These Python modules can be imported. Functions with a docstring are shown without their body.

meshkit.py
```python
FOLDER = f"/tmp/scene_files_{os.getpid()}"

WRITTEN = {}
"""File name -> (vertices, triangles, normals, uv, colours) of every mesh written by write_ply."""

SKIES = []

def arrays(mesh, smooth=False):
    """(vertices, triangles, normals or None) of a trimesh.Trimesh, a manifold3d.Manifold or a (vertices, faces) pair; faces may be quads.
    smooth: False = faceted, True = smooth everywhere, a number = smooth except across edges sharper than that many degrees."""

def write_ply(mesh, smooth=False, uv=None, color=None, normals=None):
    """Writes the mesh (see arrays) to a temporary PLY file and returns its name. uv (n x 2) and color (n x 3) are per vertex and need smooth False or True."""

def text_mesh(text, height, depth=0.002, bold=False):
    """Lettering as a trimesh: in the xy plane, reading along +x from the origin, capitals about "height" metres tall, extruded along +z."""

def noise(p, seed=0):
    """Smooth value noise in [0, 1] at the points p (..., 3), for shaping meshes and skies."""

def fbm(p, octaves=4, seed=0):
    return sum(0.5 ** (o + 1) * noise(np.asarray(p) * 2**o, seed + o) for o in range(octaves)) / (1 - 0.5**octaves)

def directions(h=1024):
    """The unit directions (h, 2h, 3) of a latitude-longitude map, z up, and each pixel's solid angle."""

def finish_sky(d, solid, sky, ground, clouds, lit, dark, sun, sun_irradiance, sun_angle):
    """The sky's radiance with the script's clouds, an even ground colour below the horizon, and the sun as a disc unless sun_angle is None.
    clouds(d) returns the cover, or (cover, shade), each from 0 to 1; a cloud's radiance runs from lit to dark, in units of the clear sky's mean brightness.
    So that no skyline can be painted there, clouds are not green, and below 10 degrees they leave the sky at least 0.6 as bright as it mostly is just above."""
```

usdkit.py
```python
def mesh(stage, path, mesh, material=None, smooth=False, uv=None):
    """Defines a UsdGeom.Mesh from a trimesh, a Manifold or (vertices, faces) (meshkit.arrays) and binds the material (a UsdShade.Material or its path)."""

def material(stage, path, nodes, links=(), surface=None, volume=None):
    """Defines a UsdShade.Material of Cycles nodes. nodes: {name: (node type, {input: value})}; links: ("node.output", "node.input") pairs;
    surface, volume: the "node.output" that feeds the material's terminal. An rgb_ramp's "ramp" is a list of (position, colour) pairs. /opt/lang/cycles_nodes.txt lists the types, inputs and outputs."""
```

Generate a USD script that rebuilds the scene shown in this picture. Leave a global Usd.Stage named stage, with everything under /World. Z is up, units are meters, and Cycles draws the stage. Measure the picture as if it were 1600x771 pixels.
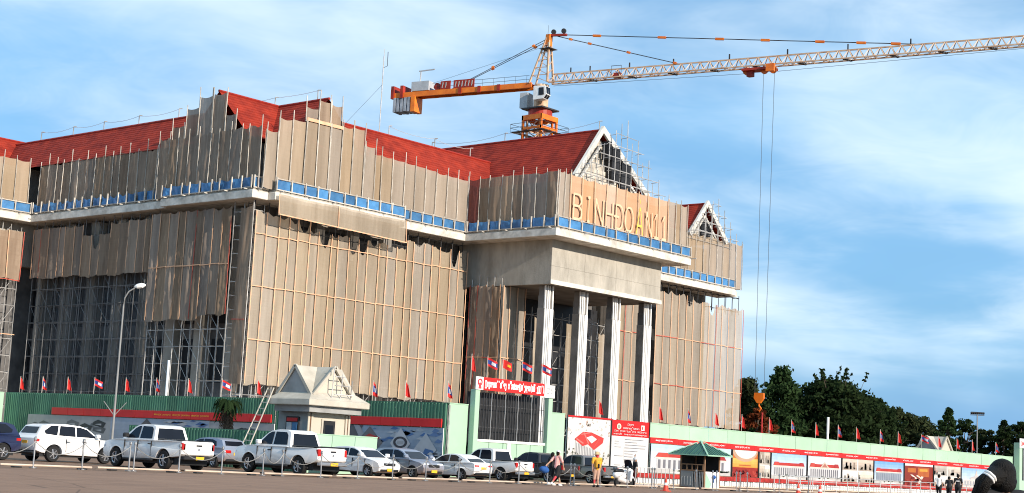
import math, random, glob
import numpy as np, trimesh, manifold3d, usdkit, meshkit
from pxr import Usd, UsdGeom, UsdLux, UsdShade, Gf, Sdf, Vt
from shapely.geometry import Polygon, Point
from shapely import affinity

stage = Usd.Stage.CreateInMemory()
UsdGeom.SetStageUpAxis(stage, 'Z')
WORLD = UsdGeom.Xform.Define(stage, '/World')
UsdGeom.Scope.Define(stage, '/World/Looks')
random.seed(7)
RNG = np.random.default_rng(11)

# ------------------------------------------------------------------ camera, sky, sun
# World: X runs along the sunlit front of the building, Y runs away from it, Z up, metres.
F, PITCH, ROLL, YAW, EYE = 2420., math.radians(7.75), math.radians(3.0), math.radians(40.8), 1.25
fw = np.array([math.cos(YAW) * math.cos(PITCH), math.sin(YAW) * math.cos(PITCH), math.sin(PITCH)])
r0 = np.array([math.sin(YAW), -math.cos(YAW), 0.]); u0 = np.cross(r0, fw)
rt = r0 * math.cos(ROLL) + u0 * math.sin(ROLL); up = -r0 * math.sin(ROLL) + u0 * math.cos(ROLL)
EYEP = np.array([0, 0, EYE])
cam = UsdGeom.Camera.Define(stage, '/World/camera')
m = Gf.Matrix4d(*rt, 0, *up, 0, *(-fw), 0, *EYEP, 1)
cam.AddTransformOp().Set(m)
cam.CreateHorizontalApertureAttr(36.0); cam.CreateVerticalApertureAttr(36.0 * 771 / 1600)
cam.CreateFocalLengthAttr(36.0 * F / 1600); cam.CreateClippingRangeAttr((0.1, 20000))
cam.CreateExposureAttr(0.35)
SUN_EL, SUN_HEAD = math.radians(21.5), math.radians(-93.0)         # heading of the direction to the sun in the xy plane
SUN_I, SKY_S = 1.25, 0.07
sund = np.array([math.cos(SUN_EL) * math.cos(SUN_HEAD), math.cos(SUN_EL) * math.sin(SUN_HEAD), math.sin(SUN_EL)])
sun = UsdLux.DistantLight.Define(stage, '/World/sun')
sun.CreateIntensityAttr(SUN_I); sun.CreateAngleAttr(0.5); sun.CreateNormalizeAttr(True); sun.CreateColorAttr(Gf.Vec3f(1.0, 0.89, 0.77))
z = Gf.Vec3d(*sund); x = Gf.Cross(Gf.Vec3d(0, 0, 1), z).GetNormalized(); y = Gf.Cross(z, x)
sun.AddTransformOp().Set(Gf.Matrix4d(*x, 0, *y, 0, *z, 0, 0, 0, 0, 1))
SKYROT = math.atan2(sund[0], sund[1])
sky_mat = usdkit.material(stage, '/World/Looks/sky', {
    'sky': ('sky_texture', {'sky_type': 'single_scattering', 'sun_disc': False, 'sun_elevation': SUN_EL, 'sun_rotation': SKYROT, 'altitude': 100., 'air_density': 1.0, 'aerosol_density': 0.35, 'ozone_density': 6.0}),
    'sat': ('hsv', {'saturation': 1.15, 'value': 1.35, 'fac': 1.0}),
    'veil': ('mix_color', {'blend_type': 'mix', 'b': (3.3, 5.6, 8.4), 'fac': 0.55}),
    'n0': ('noise_texture', {'scale': 0.7, 'detail': 3.0, 'roughness': 0.5}), 'r0': ('map_range', {'range_type': 'smoothstep', 'from_min': 0.3, 'from_max': 0.7, 'to_min': 0.45, 'to_max': 0.9, 'clamp': True}),
    'tc': ('texture_coordinate', {}),
    'sep': ('separate_xyz', {}),
    # clouds spread on a high plane: direction / height
    'den': ('math', {'math_type': 'add', 'value2': 0.16}),
    'px': ('math', {'math_type': 'divide'}), 'py': ('math', {'math_type': 'divide'}),
    'pl': ('combine_xyz', {'z': 3.7}),
    'vr': ('vector_rotate', {'rotate_type': 'z_axis', 'angle': -YAW - 0.12}),
    'map': ('mapping', {'scale': (0.95, 0.78, 1.0), 'location': (0.75, 2.6, 0)}),
    'low': ('map_range', {'range_type': 'smoothstep', 'from_min': 0.045, 'from_max': 0.105, 'to_min': 0.0, 'to_max': 1.0, 'clamp': True}),
    'lown': ('noise_texture', {'scale': 9.0, 'detail': 4.0}), 'lowj': ('math', {'math_type': 'multiply_add', 'value2': 0.07, 'value3': -0.035}), 'lowz': ('math', {'math_type': 'add'}),
    'vb': ('mix_color', {'a': (2.7, 5.6, 9.4), 'b': (4.1, 7.9, 11.9)}),
    'cl': ('math', {'math_type': 'multiply'}),
    'n1': ('noise_texture', {'scale': 1.15, 'detail': 6.0, 'roughness': 0.46, 'distortion': 0.25}),
    'n2': ('noise_texture', {'scale': 5.0, 'detail': 6.0, 'roughness': 0.62, 'distortion': 0.9}),
    'mixn': ('mix_float', {'fac': 0.12}),
    'rmp': ('map_range', {'range_type': 'smoothstep', 'from_min': 0.43, 'from_max': 0.66, 'to_min': 0.0, 'to_max': 0.82, 'clamp': True}),
    'mix': ('mix_color', {'blend_type': 'mix', 'b': (10.6, 12.4, 13.6), 'use_clamp': True, 'use_clamp_result': False}),
    'bg': ('background_shader', {'strength': SKY_S})},
    [('sky.color', 'sat.color'), ('tc.generated', 'sep.vector'), ('sep.z', 'den.value1'),
     ('sep.x', 'px.value1'), ('den.value', 'px.value2'), ('sep.y', 'py.value1'), ('den.value', 'py.value2'),
     ('px.value', 'pl.x'), ('py.value', 'pl.y'), ('pl.vector', 'vr.vector'), ('vr.vector', 'map.vector'), ('tc.generated', 'lown.vector'), ('lown.fac', 'lowj.value1'), ('sep.z', 'lowz.value1'), ('lowj.value', 'lowz.value2'), ('lowz.value', 'low.value'), ('low.result', 'vb.fac'), ('vb.result', 'veil.b'), ('low.result', 'cl.value1'), ('rmp.result', 'cl.value2'), ('map.vector', 'n1.vector'), ('map.vector', 'n2.vector'),
     ('n1.fac', 'mixn.a'), ('n2.fac', 'mixn.b'), ('mixn.result', 'rmp.value'),
     ('cl.value', 'mix.fac'), ('map.vector', 'n0.vector'), ('n0.fac', 'r0.value'), ('r0.result', 'veil.fac'), ('sat.color', 'veil.a'), ('veil.result', 'mix.a'), ('mix.result', 'bg.color')], surface='bg.background')
dome = UsdLux.DomeLight.Define(stage, '/World/sky')
dome.GetPrim().SetCustomDataByKey('kind', 'structure')
UsdShade.MaterialBindingAPI.Apply(dome.GetPrim()).Bind(sky_mat)


def at(px, py, **k):
    """The point of the plane X, Y or Z = value that was surveyed at this pixel of the photograph."""
    d = fw + rt * ((px - 800) / F) - up * ((py - 385.5) / F)
    (a, v), = k.items(); i = 'XYZ'.index(a)
    return EYEP + d * ((v - EYEP[i]) / d[i])


def onray(px, py, d):
    """The point at depth d metres that was surveyed at this pixel of the photograph."""
    r_ = fw + rt * ((px - 800) / F) - up * ((py - 385.5) / F); return EYEP + r_ * (d / (r_ @ fw))


# ------------------------------------------------------------------ materials
LOOKS = {}
def mat(name, color, rough=0.7, var=0.12, scale=3.0, bump=0.0, bscale=20.0, spec=0.3, metallic=0.0, obvar=0.0, coat=0.0, second=None, stretch=(1, 1, 1)):
    """Principled material with large and fine noise in its colour; obvar = variation from object to object."""
    c = np.array(color, float); c2 = np.array(second if second is not None else c * (1 - 2.2 * var), float)
    nodes = {'tc': ('geometry', {}), 'mp': ('mapping', {'scale': stretch}),
             'n': ('noise_texture', {'scale': scale, 'detail': 6.0, 'roughness': 0.6}),
             'r': ('rgb_ramp', {'ramp': [(0.3, tuple(c2)), (0.68, tuple(np.clip(c * (1 + var), 0, 0.92)))]}),
             'p': ('principled_bsdf', {'roughness': rough, 'specular_ior_level': spec, 'metallic': metallic, 'coat_weight': coat})}
    links = [('tc.position', 'mp.vector'), ('mp.vector', 'n.vector'), ('n.fac', 'r.fac')]
    last = 'r.color'
    if obvar:
        nodes.update({'oi': ('object_info', {}), 'mr': ('map_range', {'to_min': 1 - obvar, 'to_max': 1 + obvar}), 'h': ('hsv', {})})
        links += [('oi.random', 'mr.value'), ('mr.result', 'h.value'), (last, 'h.color')]; last = 'h.color'
    links.append((last, 'p.base_color'))
    if bump:
        nodes.update({'bn': ('noise_texture', {'scale': bscale, 'detail': 4.0}), 'b': ('bump', {'strength': bump, 'distance': 0.05})})
        links += [('tc.position', 'bn.vector'), ('bn.fac', 'b.height'), ('b.normal', 'p.normal')]
    LOOKS[name] = usdkit.material(stage, '/World/Looks/' + name, nodes, links, surface='p.BSDF')
    return LOOKS[name]

def net_mat(name, a, b, alpha=0.1, trans=0.25, obvar=0.12, streak=(1.2, 1.2, 0.12)):
    """Woven debris netting: dusty cloth, partly see-through, partly translucent."""
    LOOKS[name] = usdkit.material(stage, '/World/Looks/' + name, {
        'g': ('geometry', {}), 'mp': ('mapping', {'scale': streak}),
        'n': ('noise_texture', {'scale': 0.55, 'detail': 7.0, 'roughness': 0.65}),
        'mp2': ('mapping', {'scale': (0.35, 0.35, 5.0)}), 'n2': ('noise_texture', {'scale': 1.3, 'detail': 4.0, 'roughness': 0.7}),
        'av': ('mix_float', {'fac': 0.12}),
        'r': ('rgb_ramp', {'ramp': [(0.36, a), (0.64, b)]}),
        'oi': ('object_info', {}), 'mr': ('map_range', {'to_min': 1 - obvar, 'to_max': 1 + obvar}), 'h': ('hsv', {}),
        'mr2': ('map_range', {'to_min': 0.75, 'to_max': 1.2}), 'w': ('white_noise_texture', {'dimensions': '1D'}),
        'd': ('diffuse_bsdf', {}), 't': ('translucent_bsdf', {}), 'm': ('mix_closure', {'fac': trans}),
        'tr': ('transparent_bsdf', {}), 'm2': ('mix_closure', {'fac': alpha})},
        [('g.position', 'mp.vector'), ('mp.vector', 'n.vector'), ('g.position', 'mp2.vector'), ('mp2.vector', 'n2.vector'),
         ('n.fac', 'av.a'), ('n2.fac', 'av.b'), ('av.result', 'r.fac'), ('oi.random', 'mr.value'), ('mr.result', 'h.value'),
         ('oi.random', 'w.w'), ('w.value', 'mr2.value'), ('mr2.result', 'h.saturation'), ('r.color', 'h.color'),
         ('h.color', 'd.color'), ('h.color', 't.color'), ('d.BSDF', 'm.closure1'), ('t.BSDF', 'm.closure2'),
         ('m.closure', 'm2.closure1'), ('tr.BSDF', 'm2.closure2')], surface='m2.closure')

def print_mat():
    LOOKS['print'] = usdkit.material(stage, '/World/Looks/print', {
        'a': ('attribute', {'attribute': 'Cd'}), 'p': ('principled_bsdf', {'roughness': 0.45, 'specular_ior_level': 0.3}),
        'g': ('geometry', {}), 'n': ('noise_texture', {'scale': 2.2, 'detail': 6.0}), 'mr': ('map_range', {'to_min': 0.58, 'to_max': 0.92}), 'h': ('hsv', {})},
        [('a.color', 'h.color'), ('g.position', 'n.vector'), ('n.fac', 'mr.value'), ('mr.result', 'h.value'), ('h.color', 'p.base_color')], surface='p.BSDF')
print_mat()
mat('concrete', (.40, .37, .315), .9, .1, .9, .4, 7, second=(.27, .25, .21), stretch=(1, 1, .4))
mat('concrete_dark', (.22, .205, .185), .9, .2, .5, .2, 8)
mat('concrete_shaded', (.14, .135, .13), .9, .25, .45, .2, 8, second=(.06, .058, .056))  # concrete darkened to stand for the lack of light behind the scaffolding
mat('ledge', (.70, .66, .59), .8, .14, .8, .2, 12, second=(.40, .37, .32))
mat('shade_black', (.018, .019, .022), .6, .3, .6)  # near-black standing for unlit interiors
mat('column_paint', (.80, .79, .76), .6, .06, .8, second=(.66, .65, .62))
mat('roof_tile', (.31, .033, .016), .75, .12, .8, .3, 10, spec=.12, second=(.17, .016, .010))
mat('roof_ridge', (.30, .024, .013), .55, .15, 1.2)
mat('gable_white', (.58, .56, .51), .7, .12, 1.2, .15, 12, second=(.45, .43, .39))
mat('brickwork', (.50, .46, .39), .9, .3, 1.2, .4, 7, second=(.22, .2, .17))
net_mat('net_tan', (.335, .273, .202), (.505, .422, .322), .21, .2, .12)
net_mat('net_upper', (.33, .258, .187), (.46, .365, .27), .07, .2, .12)
net_mat('net_shade_brown', (.225, .165, .122), (.365, .28, .21), .07, .14, .14)  # netting colour darkened for the shade on the left-facing walls
net_mat('net_orange', (.54, .335, .21), (.63, .41, .27), .05, .15, .05)
net_mat('net_black', (.035, .036, .038), (.075, .075, .078), .66, .1, .2)
net_mat('net_red', (.19, .075, .065), (.27, .11, .09), .08, .15)
mat('cord', (.72, .43, .26), .8, .1, 2.0, obvar=.12)
mat('cord_red', (.55, .12, .08), .8, .15, 2.0, obvar=.2)
mat('pale_pole', (.52, .47, .40), .6, .2, 1.5, obvar=.25)
mat('steel_pole', (.44, .43, .41), .5, .2, 2.0, spec=.4, obvar=.3)
mat('steel_shaded', (.20, .195, .19), .6, .2, 2.0, obvar=.35)  # pole steel darkened for the shaded left wing
mat('dark_steel', (.06, .06, .062), .5, .2, 2.0)
mat('tarp', (.055, .18, .36), .45, .2, .9, .3, 3, spec=.4, obvar=.25, second=(.03, .11, .25))
mat('lettering', (.68, .47, .30), .8, .05, 2)
mat('lettering_yellow', (.75, .50, .10), .8, .05, 2)
mat('crane_orange', (.80, .20, .012), .45, .12, .8, spec=.4, second=(.62, .12, .01))
mat('crane_red', (.34, .03, .015), .5, .2, .8)
mat('crane_cream', (.60, .44, .31), .5, .12, .8, second=(.42, .23, .12))
mat('crane_dark', (.045, .04, .04), .5, .2, 1)
mat('cab_white', (.80, .80, .78), .4, .05, 2)
mat('glass_dark', (.008, .010, .016), .08, .1, 2, spec=.3)
mat('grey_box', (.45, .46, .47), .6, .1, 1)
mat('lamp_grey', (.24, .24, .235), .5, .1, 1)
mat('weight', (.36, .38, .41), .8, .2, .8, second=(.18, .2, .23))
mat('mint', (.36, .53, .38), .55, .04, .5, spec=.3, obvar=.05, second=(.32, .48, .34))
mat('green_sheet_shaded', (.075, .20, .12), .5, .10, .5, spec=.35, obvar=.2, second=(.05, .15, .085))  # the mint paint with shade put in, for hoardings turned from the sun
mat('red_board', (.62, .022, .02), .5, .05, .8, second=(.5, .016, .016))
mat('board_white', (.78, .78, .76), .5, .03, 1)
mat('white_paint', (.78, .77, .74), .5, .05, 1.5)
mat('text_white', (.82, .82, .82), .5, .0, 1)
mat('dark_frame', (.03, .03, .03), .5, .2, 2)
mat('house_wall', (.46, .41, .33), .8, .08, .8, .1, 10, second=(.5, .45, .37))
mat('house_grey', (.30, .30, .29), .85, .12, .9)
mat('house_trim', (.47, .43, .36), .75, .1, 1.0, second=(.34, .31, .25))
mat('house_brown', (.20, .10, .05), .7, .1, 1.0)
mat('asphalt', (.30, .185, .12), .92, .10, .35, .35, 30, second=(.23, .14, .09))
LOOKS['asphalt'] = usdkit.material(stage, '/World/Looks/road_surface', {
    'g': ('geometry', {}), 'm1': ('mapping', {'scale': (.05, 1.6, 1.)}), 'n1': ('noise_texture', {'scale': 1.0, 'detail': 6., 'roughness': .7}), 'n2': ('noise_texture', {'scale': .5, 'detail': 7., 'roughness': .7}), 'n3': ('noise_texture', {'scale': 9., 'detail': 5., 'roughness': .8}),
    'a': ('mix_float', {'fac': .5}), 'b': ('mix_float', {'fac': .35}), 'r': ('rgb_ramp', {'ramp': [(.36, (.11, .062, .038)), (.47, (.215, .122, .074)), (.56, (.265, .155, .095)), (.66, (.33, .205, .135))]}),
    'v': ('voronoi_texture', {'feature': 'distance_to_edge', 'scale': .16}), 'c': ('map_range', {'from_min': .0, 'from_max': .006, 'to_min': .45, 'to_max': 1., 'clamp': True}), 'h': ('hsv', {}),
    'bp': ('bump', {'strength': .5, 'distance': .02}), 'p': ('principled_bsdf', {'roughness': .93})},
    [('g.position', 'm1.vector'), ('m1.vector', 'n1.vector'), ('g.position', 'n2.vector'), ('g.position', 'n3.vector'), ('g.position', 'v.vector'), ('n1.fac', 'a.a'), ('n2.fac', 'a.b'), ('a.result', 'b.a'), ('n3.fac', 'b.b'), ('b.result', 'r.fac'),
     ('v.distance', 'c.value'), ('c.result', 'h.value'), ('r.color', 'h.color'), ('h.color', 'p.base_color'), ('n3.fac', 'bp.height'), ('bp.normal', 'p.normal')], surface='p.BSDF')
mat('parking', (.22, .13, .08), .92, .14, .3, .35, 25, second=(.16, .10, .066))
mat('grass_ground', (.06, .085, .03), .95, .2, .2)
mat('kerb_white', (.58, .48, .38), .8, .15, 1.0, second=(.42, .3, .22))
mat('chrome_post', (.40, .40, .40), .3, .1, 3, metallic=.85)
mat('chain', (.30, .29, .27), .5, .1, 5, metallic=.4)
mat('rail_grey', (.48, .48, .47), .4, .1, 3, metallic=.3)
mat('rubber', (.014, .014, .014), .8, .2, 3)
mat('alloy', (.50, .50, .51), .3, .05, 3, metallic=.8)
mat('trim_black', (.02, .02, .021), .5, .1, 3)
mat('lamp_red', (.45, .012, .01), .15, .05, 3, spec=.6)
mat('lamp_clear', (.62, .64, .66), .08, .05, 3, spec=.7)
mat('plate', (.80, .42, .03), .5, .03, 3)
mat('skin', (.42, .24, .16), .6, .05, 6)
mat('hair', (.008, .007, .006), .6, .3, 30, .5, 90, spec=.16)
mat('cloth_black', (.018, .018, .02), .85, .2, 6)
mat('cloth_white', (.74, .73, .70), .85, .08, 6)
mat('cloth_pink', (.68, .22, .20), .85, .15, 5, second=(.75, .5, .45))
mat('cloth_red', (.55, .06, .07), .85, .12, 5)
mat('cloth_yellow', (.70, .36, .04), .85, .1, 5)
mat('cloth_tan', (.48, .30, .22), .85, .1, 5)
mat('cloth_blue', (.02, .09, .30), .8, .15, 4)
mat('cloth_dark_red', (.10, .02, .02), .85, .2, 4)
mat('straw', (.55, .38, .20), .85, .1, 8)
mat('flag_red', (.62, .025, .02), .7, .12, 3)
mat('flag_blue', (.03, .06, .24), .7, .12, 3)
mat('flag_white', (.80, .80, .78), .7, .03, 3)
mat('flag_yellow', (.80, .50, .04), .7, .03, 3)
mat('cone', (.65, .06, .03), .5, .08, 3)
mat('kiosk_green', (.04, .12, .09), .5, .12, .8, spec=.45, obvar=.08)
mat('kiosk_light', (.30, .50, .36), .5, .08, 1)
mat('wood', (.28, .16, .09), .7, .2, 2)
mat('bark', (.10, .075, .055), .95, .2, 2, .4, 8)
mat('dead_leaf', (.14, .085, .05), .9, .2, 2)
mat('flower_red', (.38, .03, .025), .8, .25, 3)
def leaf_mat(name, a, b):
    LOOKS[name] = usdkit.material(stage, '/World/Looks/' + name, {
        'g': ('geometry', {}), 'r': ('rgb_ramp', {'ramp': [(0., a), (1., b)]}), 'n': ('noise_texture', {'scale': .35, 'detail': 3.}), 'm': ('mix_float', {'fac': .5}),
        'd': ('diffuse_bsdf', {}), 't': ('translucent_bsdf', {}), 'x': ('mix_closure', {'fac': .25})},
        [('g.random_per_island', 'm.a'), ('g.position', 'n.vector'), ('n.fac', 'm.b'), ('m.result', 'r.fac'), ('r.color', 'd.color'), ('r.color', 't.color'), ('d.BSDF', 'x.closure1'), ('t.BSDF', 'x.closure2')], surface='x.closure')
leaf_mat('leaf_dark', (.010, .020, .009), (.060, .088, .032))
leaf_mat('leaf_mid', (.016, .034, .014), (.085, .14, .05))
leaf_mat('leaf_olive', (.022, .030, .014), (.10, .12, .05))
leaf_mat('leaf_rust', (.10, .028, .012), (.26, .07, .028))
leaf_mat('leaf_palm', (.014, .030, .012), (.05, .075, .03))
def paint(name, c, dust=1.5, rough=.32, metallic=.15):
    """Car paint under road dust, deepened to warm the flanks like ground bounce, thickest towards the sills by the object's own height."""
    LOOKS[name] = usdkit.material(stage, '/World/Looks/' + name, {
        'tc': ('texture_coordinate', {}), 's': ('separate_xyz', {}), 'mr': ('map_range', {'from_min': .95, 'from_max': .3, 'to_min': .1 * dust, 'to_max': dust, 'clamp': True}),
        'n': ('noise_texture', {'scale': 2.2, 'detail': 5.}), 'mu': ('math', {'math_type': 'multiply', 'use_clamp': True}), 'mx': ('mix_color', {'a': c, 'b': (.26, .17, .11)}),
        'p': ('principled_bsdf', {'roughness': rough, 'metallic': metallic, 'coat_weight': .3, 'coat_roughness': .15})},
        [('tc.object', 's.vector'), ('s.z', 'mr.value'), ('tc.object', 'n.vector'), ('mr.result', 'mu.value1'), ('n.fac', 'mu.value2'), ('mu.value', 'mx.fac'), ('mx.result', 'p.base_color')], surface='p.BSDF')
paint('paint_white', (.82, .82, .81), .7, metallic=0.)
paint('paint_silver', (.78, .77, .75), metallic=.05)
paint('paint_grey', (.16, .165, .17), .7, metallic=.35)
paint('paint_black', (.028, .028, .03), .35)
paint('paint_bluegrey', (.28, .33, .42), metallic=.3)
paint('paint_navy', (.008, .017, .06), .2)


# ------------------------------------------------------------------ scene building helpers
USED = {}
def numbered(parent, name):
    k = (parent, name); n = USED.get(k, 0); USED[k] = n + 1
    return name if n == 0 else f'{name}_{n:03d}'

class Thing:
    def __init__(s, path, loc=(0, 0, 0), rot=0.):
        s.path, s.loc, s.rot = path, np.array(loc, float), rot
        s.prim = stage.GetPrimAtPath(path)

def tagp(prim, label=None, cat=None, group=None, kind=None):
    for k, v in (('label', label), ('category', cat), ('group', group), ('kind', kind)):
        if v: prim.SetCustomDataByKey(k, v)

def thing(name, label, cat, loc=(0, 0, 0), rot=0., group=None):
    path = '/World/' + numbered('/World', name)
    x = UsdGeom.Xform.Define(stage, path); x.AddTranslateOp().Set(Gf.Vec3d(*map(float, loc)))
    if rot: x.AddRotateZOp().Set(math.degrees(rot))
    tagp(x.GetPrim(), label, cat, group)
    return Thing(path, loc, rot)

class MB:
    """Collects shapes into one mesh."""
    def __init__(s): s.v, s.f, s.n = [], [], 0
    def add(s, v, f):
        v = np.asarray(v, float); f = np.asarray(f, int)
        if f.shape[1] == 4: f = np.vstack([f[:, [0, 1, 2]], f[:, [0, 2, 3]]])
        s.v.append(v); s.f.append(f + s.n); s.n += len(v); return s
    def mesh(s, t): return s.add(t.vertices, t.faces)
    def box(s, x0, x1, y0, y1, z0, z1):
        v = [(x, y, z) for z in (z0, z1) for y in (y0, y1) for x in (x0, x1)]
        return s.add(v, [(0, 2, 3, 1), (4, 5, 7, 6), (0, 1, 5, 4), (2, 6, 7, 3), (0, 4, 6, 2), (1, 3, 7, 5)])
    def cham(s, x0, x1, y0, y1, z0, z1, c=.03):
        v = []
        for x in (x0, x1):
            for y in (y0, y1):
                for z in (z0, z1):
                    sx, sy, sz = (c if x == x0 else -c), (c if y == y0 else -c), (c if z == z0 else -c)
                    v += [(x + sx, y + sy, z), (x + sx, y, z + sz), (x, y + sy, z + sz)]
        h = trimesh.convex.convex_hull(np.array(v)); return s.add(h.vertices, h.faces)
    def quad(s, a, b, c, d): return s.add([a, b, c, d], [(0, 1, 2, 3)])
    def tube(s, pts, r, n=6, cap=True):
        pts = np.asarray(pts, float); rs = np.broadcast_to(np.asarray(r, float), len(pts))
        V = []; tang = np.gradient(pts, axis=0)
        for i, p in enumerate(pts):
            t = tang[i] / (np.linalg.norm(tang[i]) + 1e-12)
            a = np.cross(t, (0, 0, 1.) if abs(t[2]) < .95 else (1., 0, 0)); a /= np.linalg.norm(a); b = np.cross(t, a)
            ang = np.arange(n) * 2 * np.pi / n
            V.append(p + rs[i] * (np.cos(ang)[:, None] * a + np.sin(ang)[:, None] * b))
        V = np.vstack(V); Fc = []
        for i in range(len(pts) - 1):
            for k in range(n):
                Fc.append((i * n + k, i * n + (k + 1) % n, (i + 1) * n + (k + 1) % n, (i + 1) * n + k))
        s.add(V, Fc)
        if cap:
            for off in (0, (len(pts) - 1) * n):
                s.f.append(np.array([(off, off + k, off + k + 1) for k in range(1, n - 1)]) + (s.n - len(V)))
        return s
    def beam(s, p, q, w, h=None):
        """A rectangular bar from p to q."""
        p, q = np.asarray(p, float), np.asarray(q, float); h = h or w; t = (q - p) / np.linalg.norm(q - p)
        a = np.cross(t, (0, 0, 1.) if abs(t[2]) < .95 else (0, 1., 0)); a /= np.linalg.norm(a); b = np.cross(a, t)
        v = [e + a * i * w / 2 + b * j * h / 2 for e in (p, q) for i, j in ((-1, -1), (1, -1), (1, 1), (-1, 1))]
        return s.add(v, [(0, 1, 2, 3), (7, 6, 5, 4), (0, 4, 5, 1), (1, 5, 6, 2), (2, 6, 7, 3), (3, 7, 4, 0)])
    def prism(s, poly, a, b, plane='xz'):
        """Extrudes a 2D polygon (shapely) between a and b along the axis left out of the plane."""
        t = trimesh.creation.extrude_polygon(poly, b - a, engine='earcut'); v = t.vertices.copy()
        if plane == 'xz': w = np.stack([v[:, 0], a + v[:, 2], v[:, 1]], 1)
        elif plane == 'yz': w = np.stack([a + v[:, 2], v[:, 0], v[:, 1]], 1)
        else: w = np.stack([v[:, 0], v[:, 1], a + v[:, 2]], 1)
        return s.add(w, t.faces[:, ::-1] if plane == 'xz' else t.faces)
    def grid(s, P):
        """P: (n, m, 3) points."""
        n, m_, _ = P.shape; i, j = np.meshgrid(np.arange(n - 1), np.arange(m_ - 1), indexing='ij'); k = (i * m_ + j).ravel()
        return s.add(P.reshape(-1, 3), np.stack([k, k + 1, k + m_ + 1, k + m_], 1))
    def get(s): return np.vstack(s.v), np.vstack(s.f)

def part(t, name, mb, material, smooth=False, label=None, kind=None, under=None, world=True, fix=False):
    """A mesh that is a part of thing t (or of its part 'under'); mb in world coordinates, or in the thing's own when world is False."""
    v, f = mb.get() if isinstance(mb, MB) else (np.asarray(mb[0]), np.asarray(mb[1]))
    if world and isinstance(t, Thing):
        v = v - t.loc
        if t.rot: c_, s_ = math.cos(-t.rot), math.sin(-t.rot); v = np.stack([v[:, 0] * c_ - v[:, 1] * s_, v[:, 0] * s_ + v[:, 1] * c_, v[:, 2]], 1)
    base = under or t.path
    path = base + '/' + numbered(base, name)
    usdkit.mesh(stage, path, (v, f), LOOKS[material], smooth=smooth)
    if label or kind: tagp(stage.GetPrimAtPath(path), label, None, None, kind)
    return path

def solo(name, mb, material, label=None, cat=None, group=None, kind=None, smooth=False):
    path = '/World/' + numbered('/World', name)
    usdkit.mesh(stage, path, mb.get(), LOOKS[material], smooth=smooth)
    tagp(stage.GetPrimAtPath(path), label, cat, group, kind)
    return path

def copy(src, label, loc, rot=0., group=None, cat=None):
    """Another of the same thing: an Xform that references it with its parts."""
    name = src.path.rsplit('/', 1)[1].split('_0')[0]
    was = src.prim.GetCustomData()
    path = '/World/' + numbered('/World', name)
    x = UsdGeom.Xform.Define(stage, path)
    x.GetPrim().GetReferences().AddInternalReference(src.path)
    x.ClearXformOpOrder(); x.AddTranslateOp().Set(Gf.Vec3d(*map(float, loc)))
    x.AddRotateZOp().Set(math.degrees(rot))
    x.GetPrim().SetInstanceable(True)
    tagp(x.GetPrim(), label, cat or was['category'], group or was.get('group'))
    return x

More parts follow.
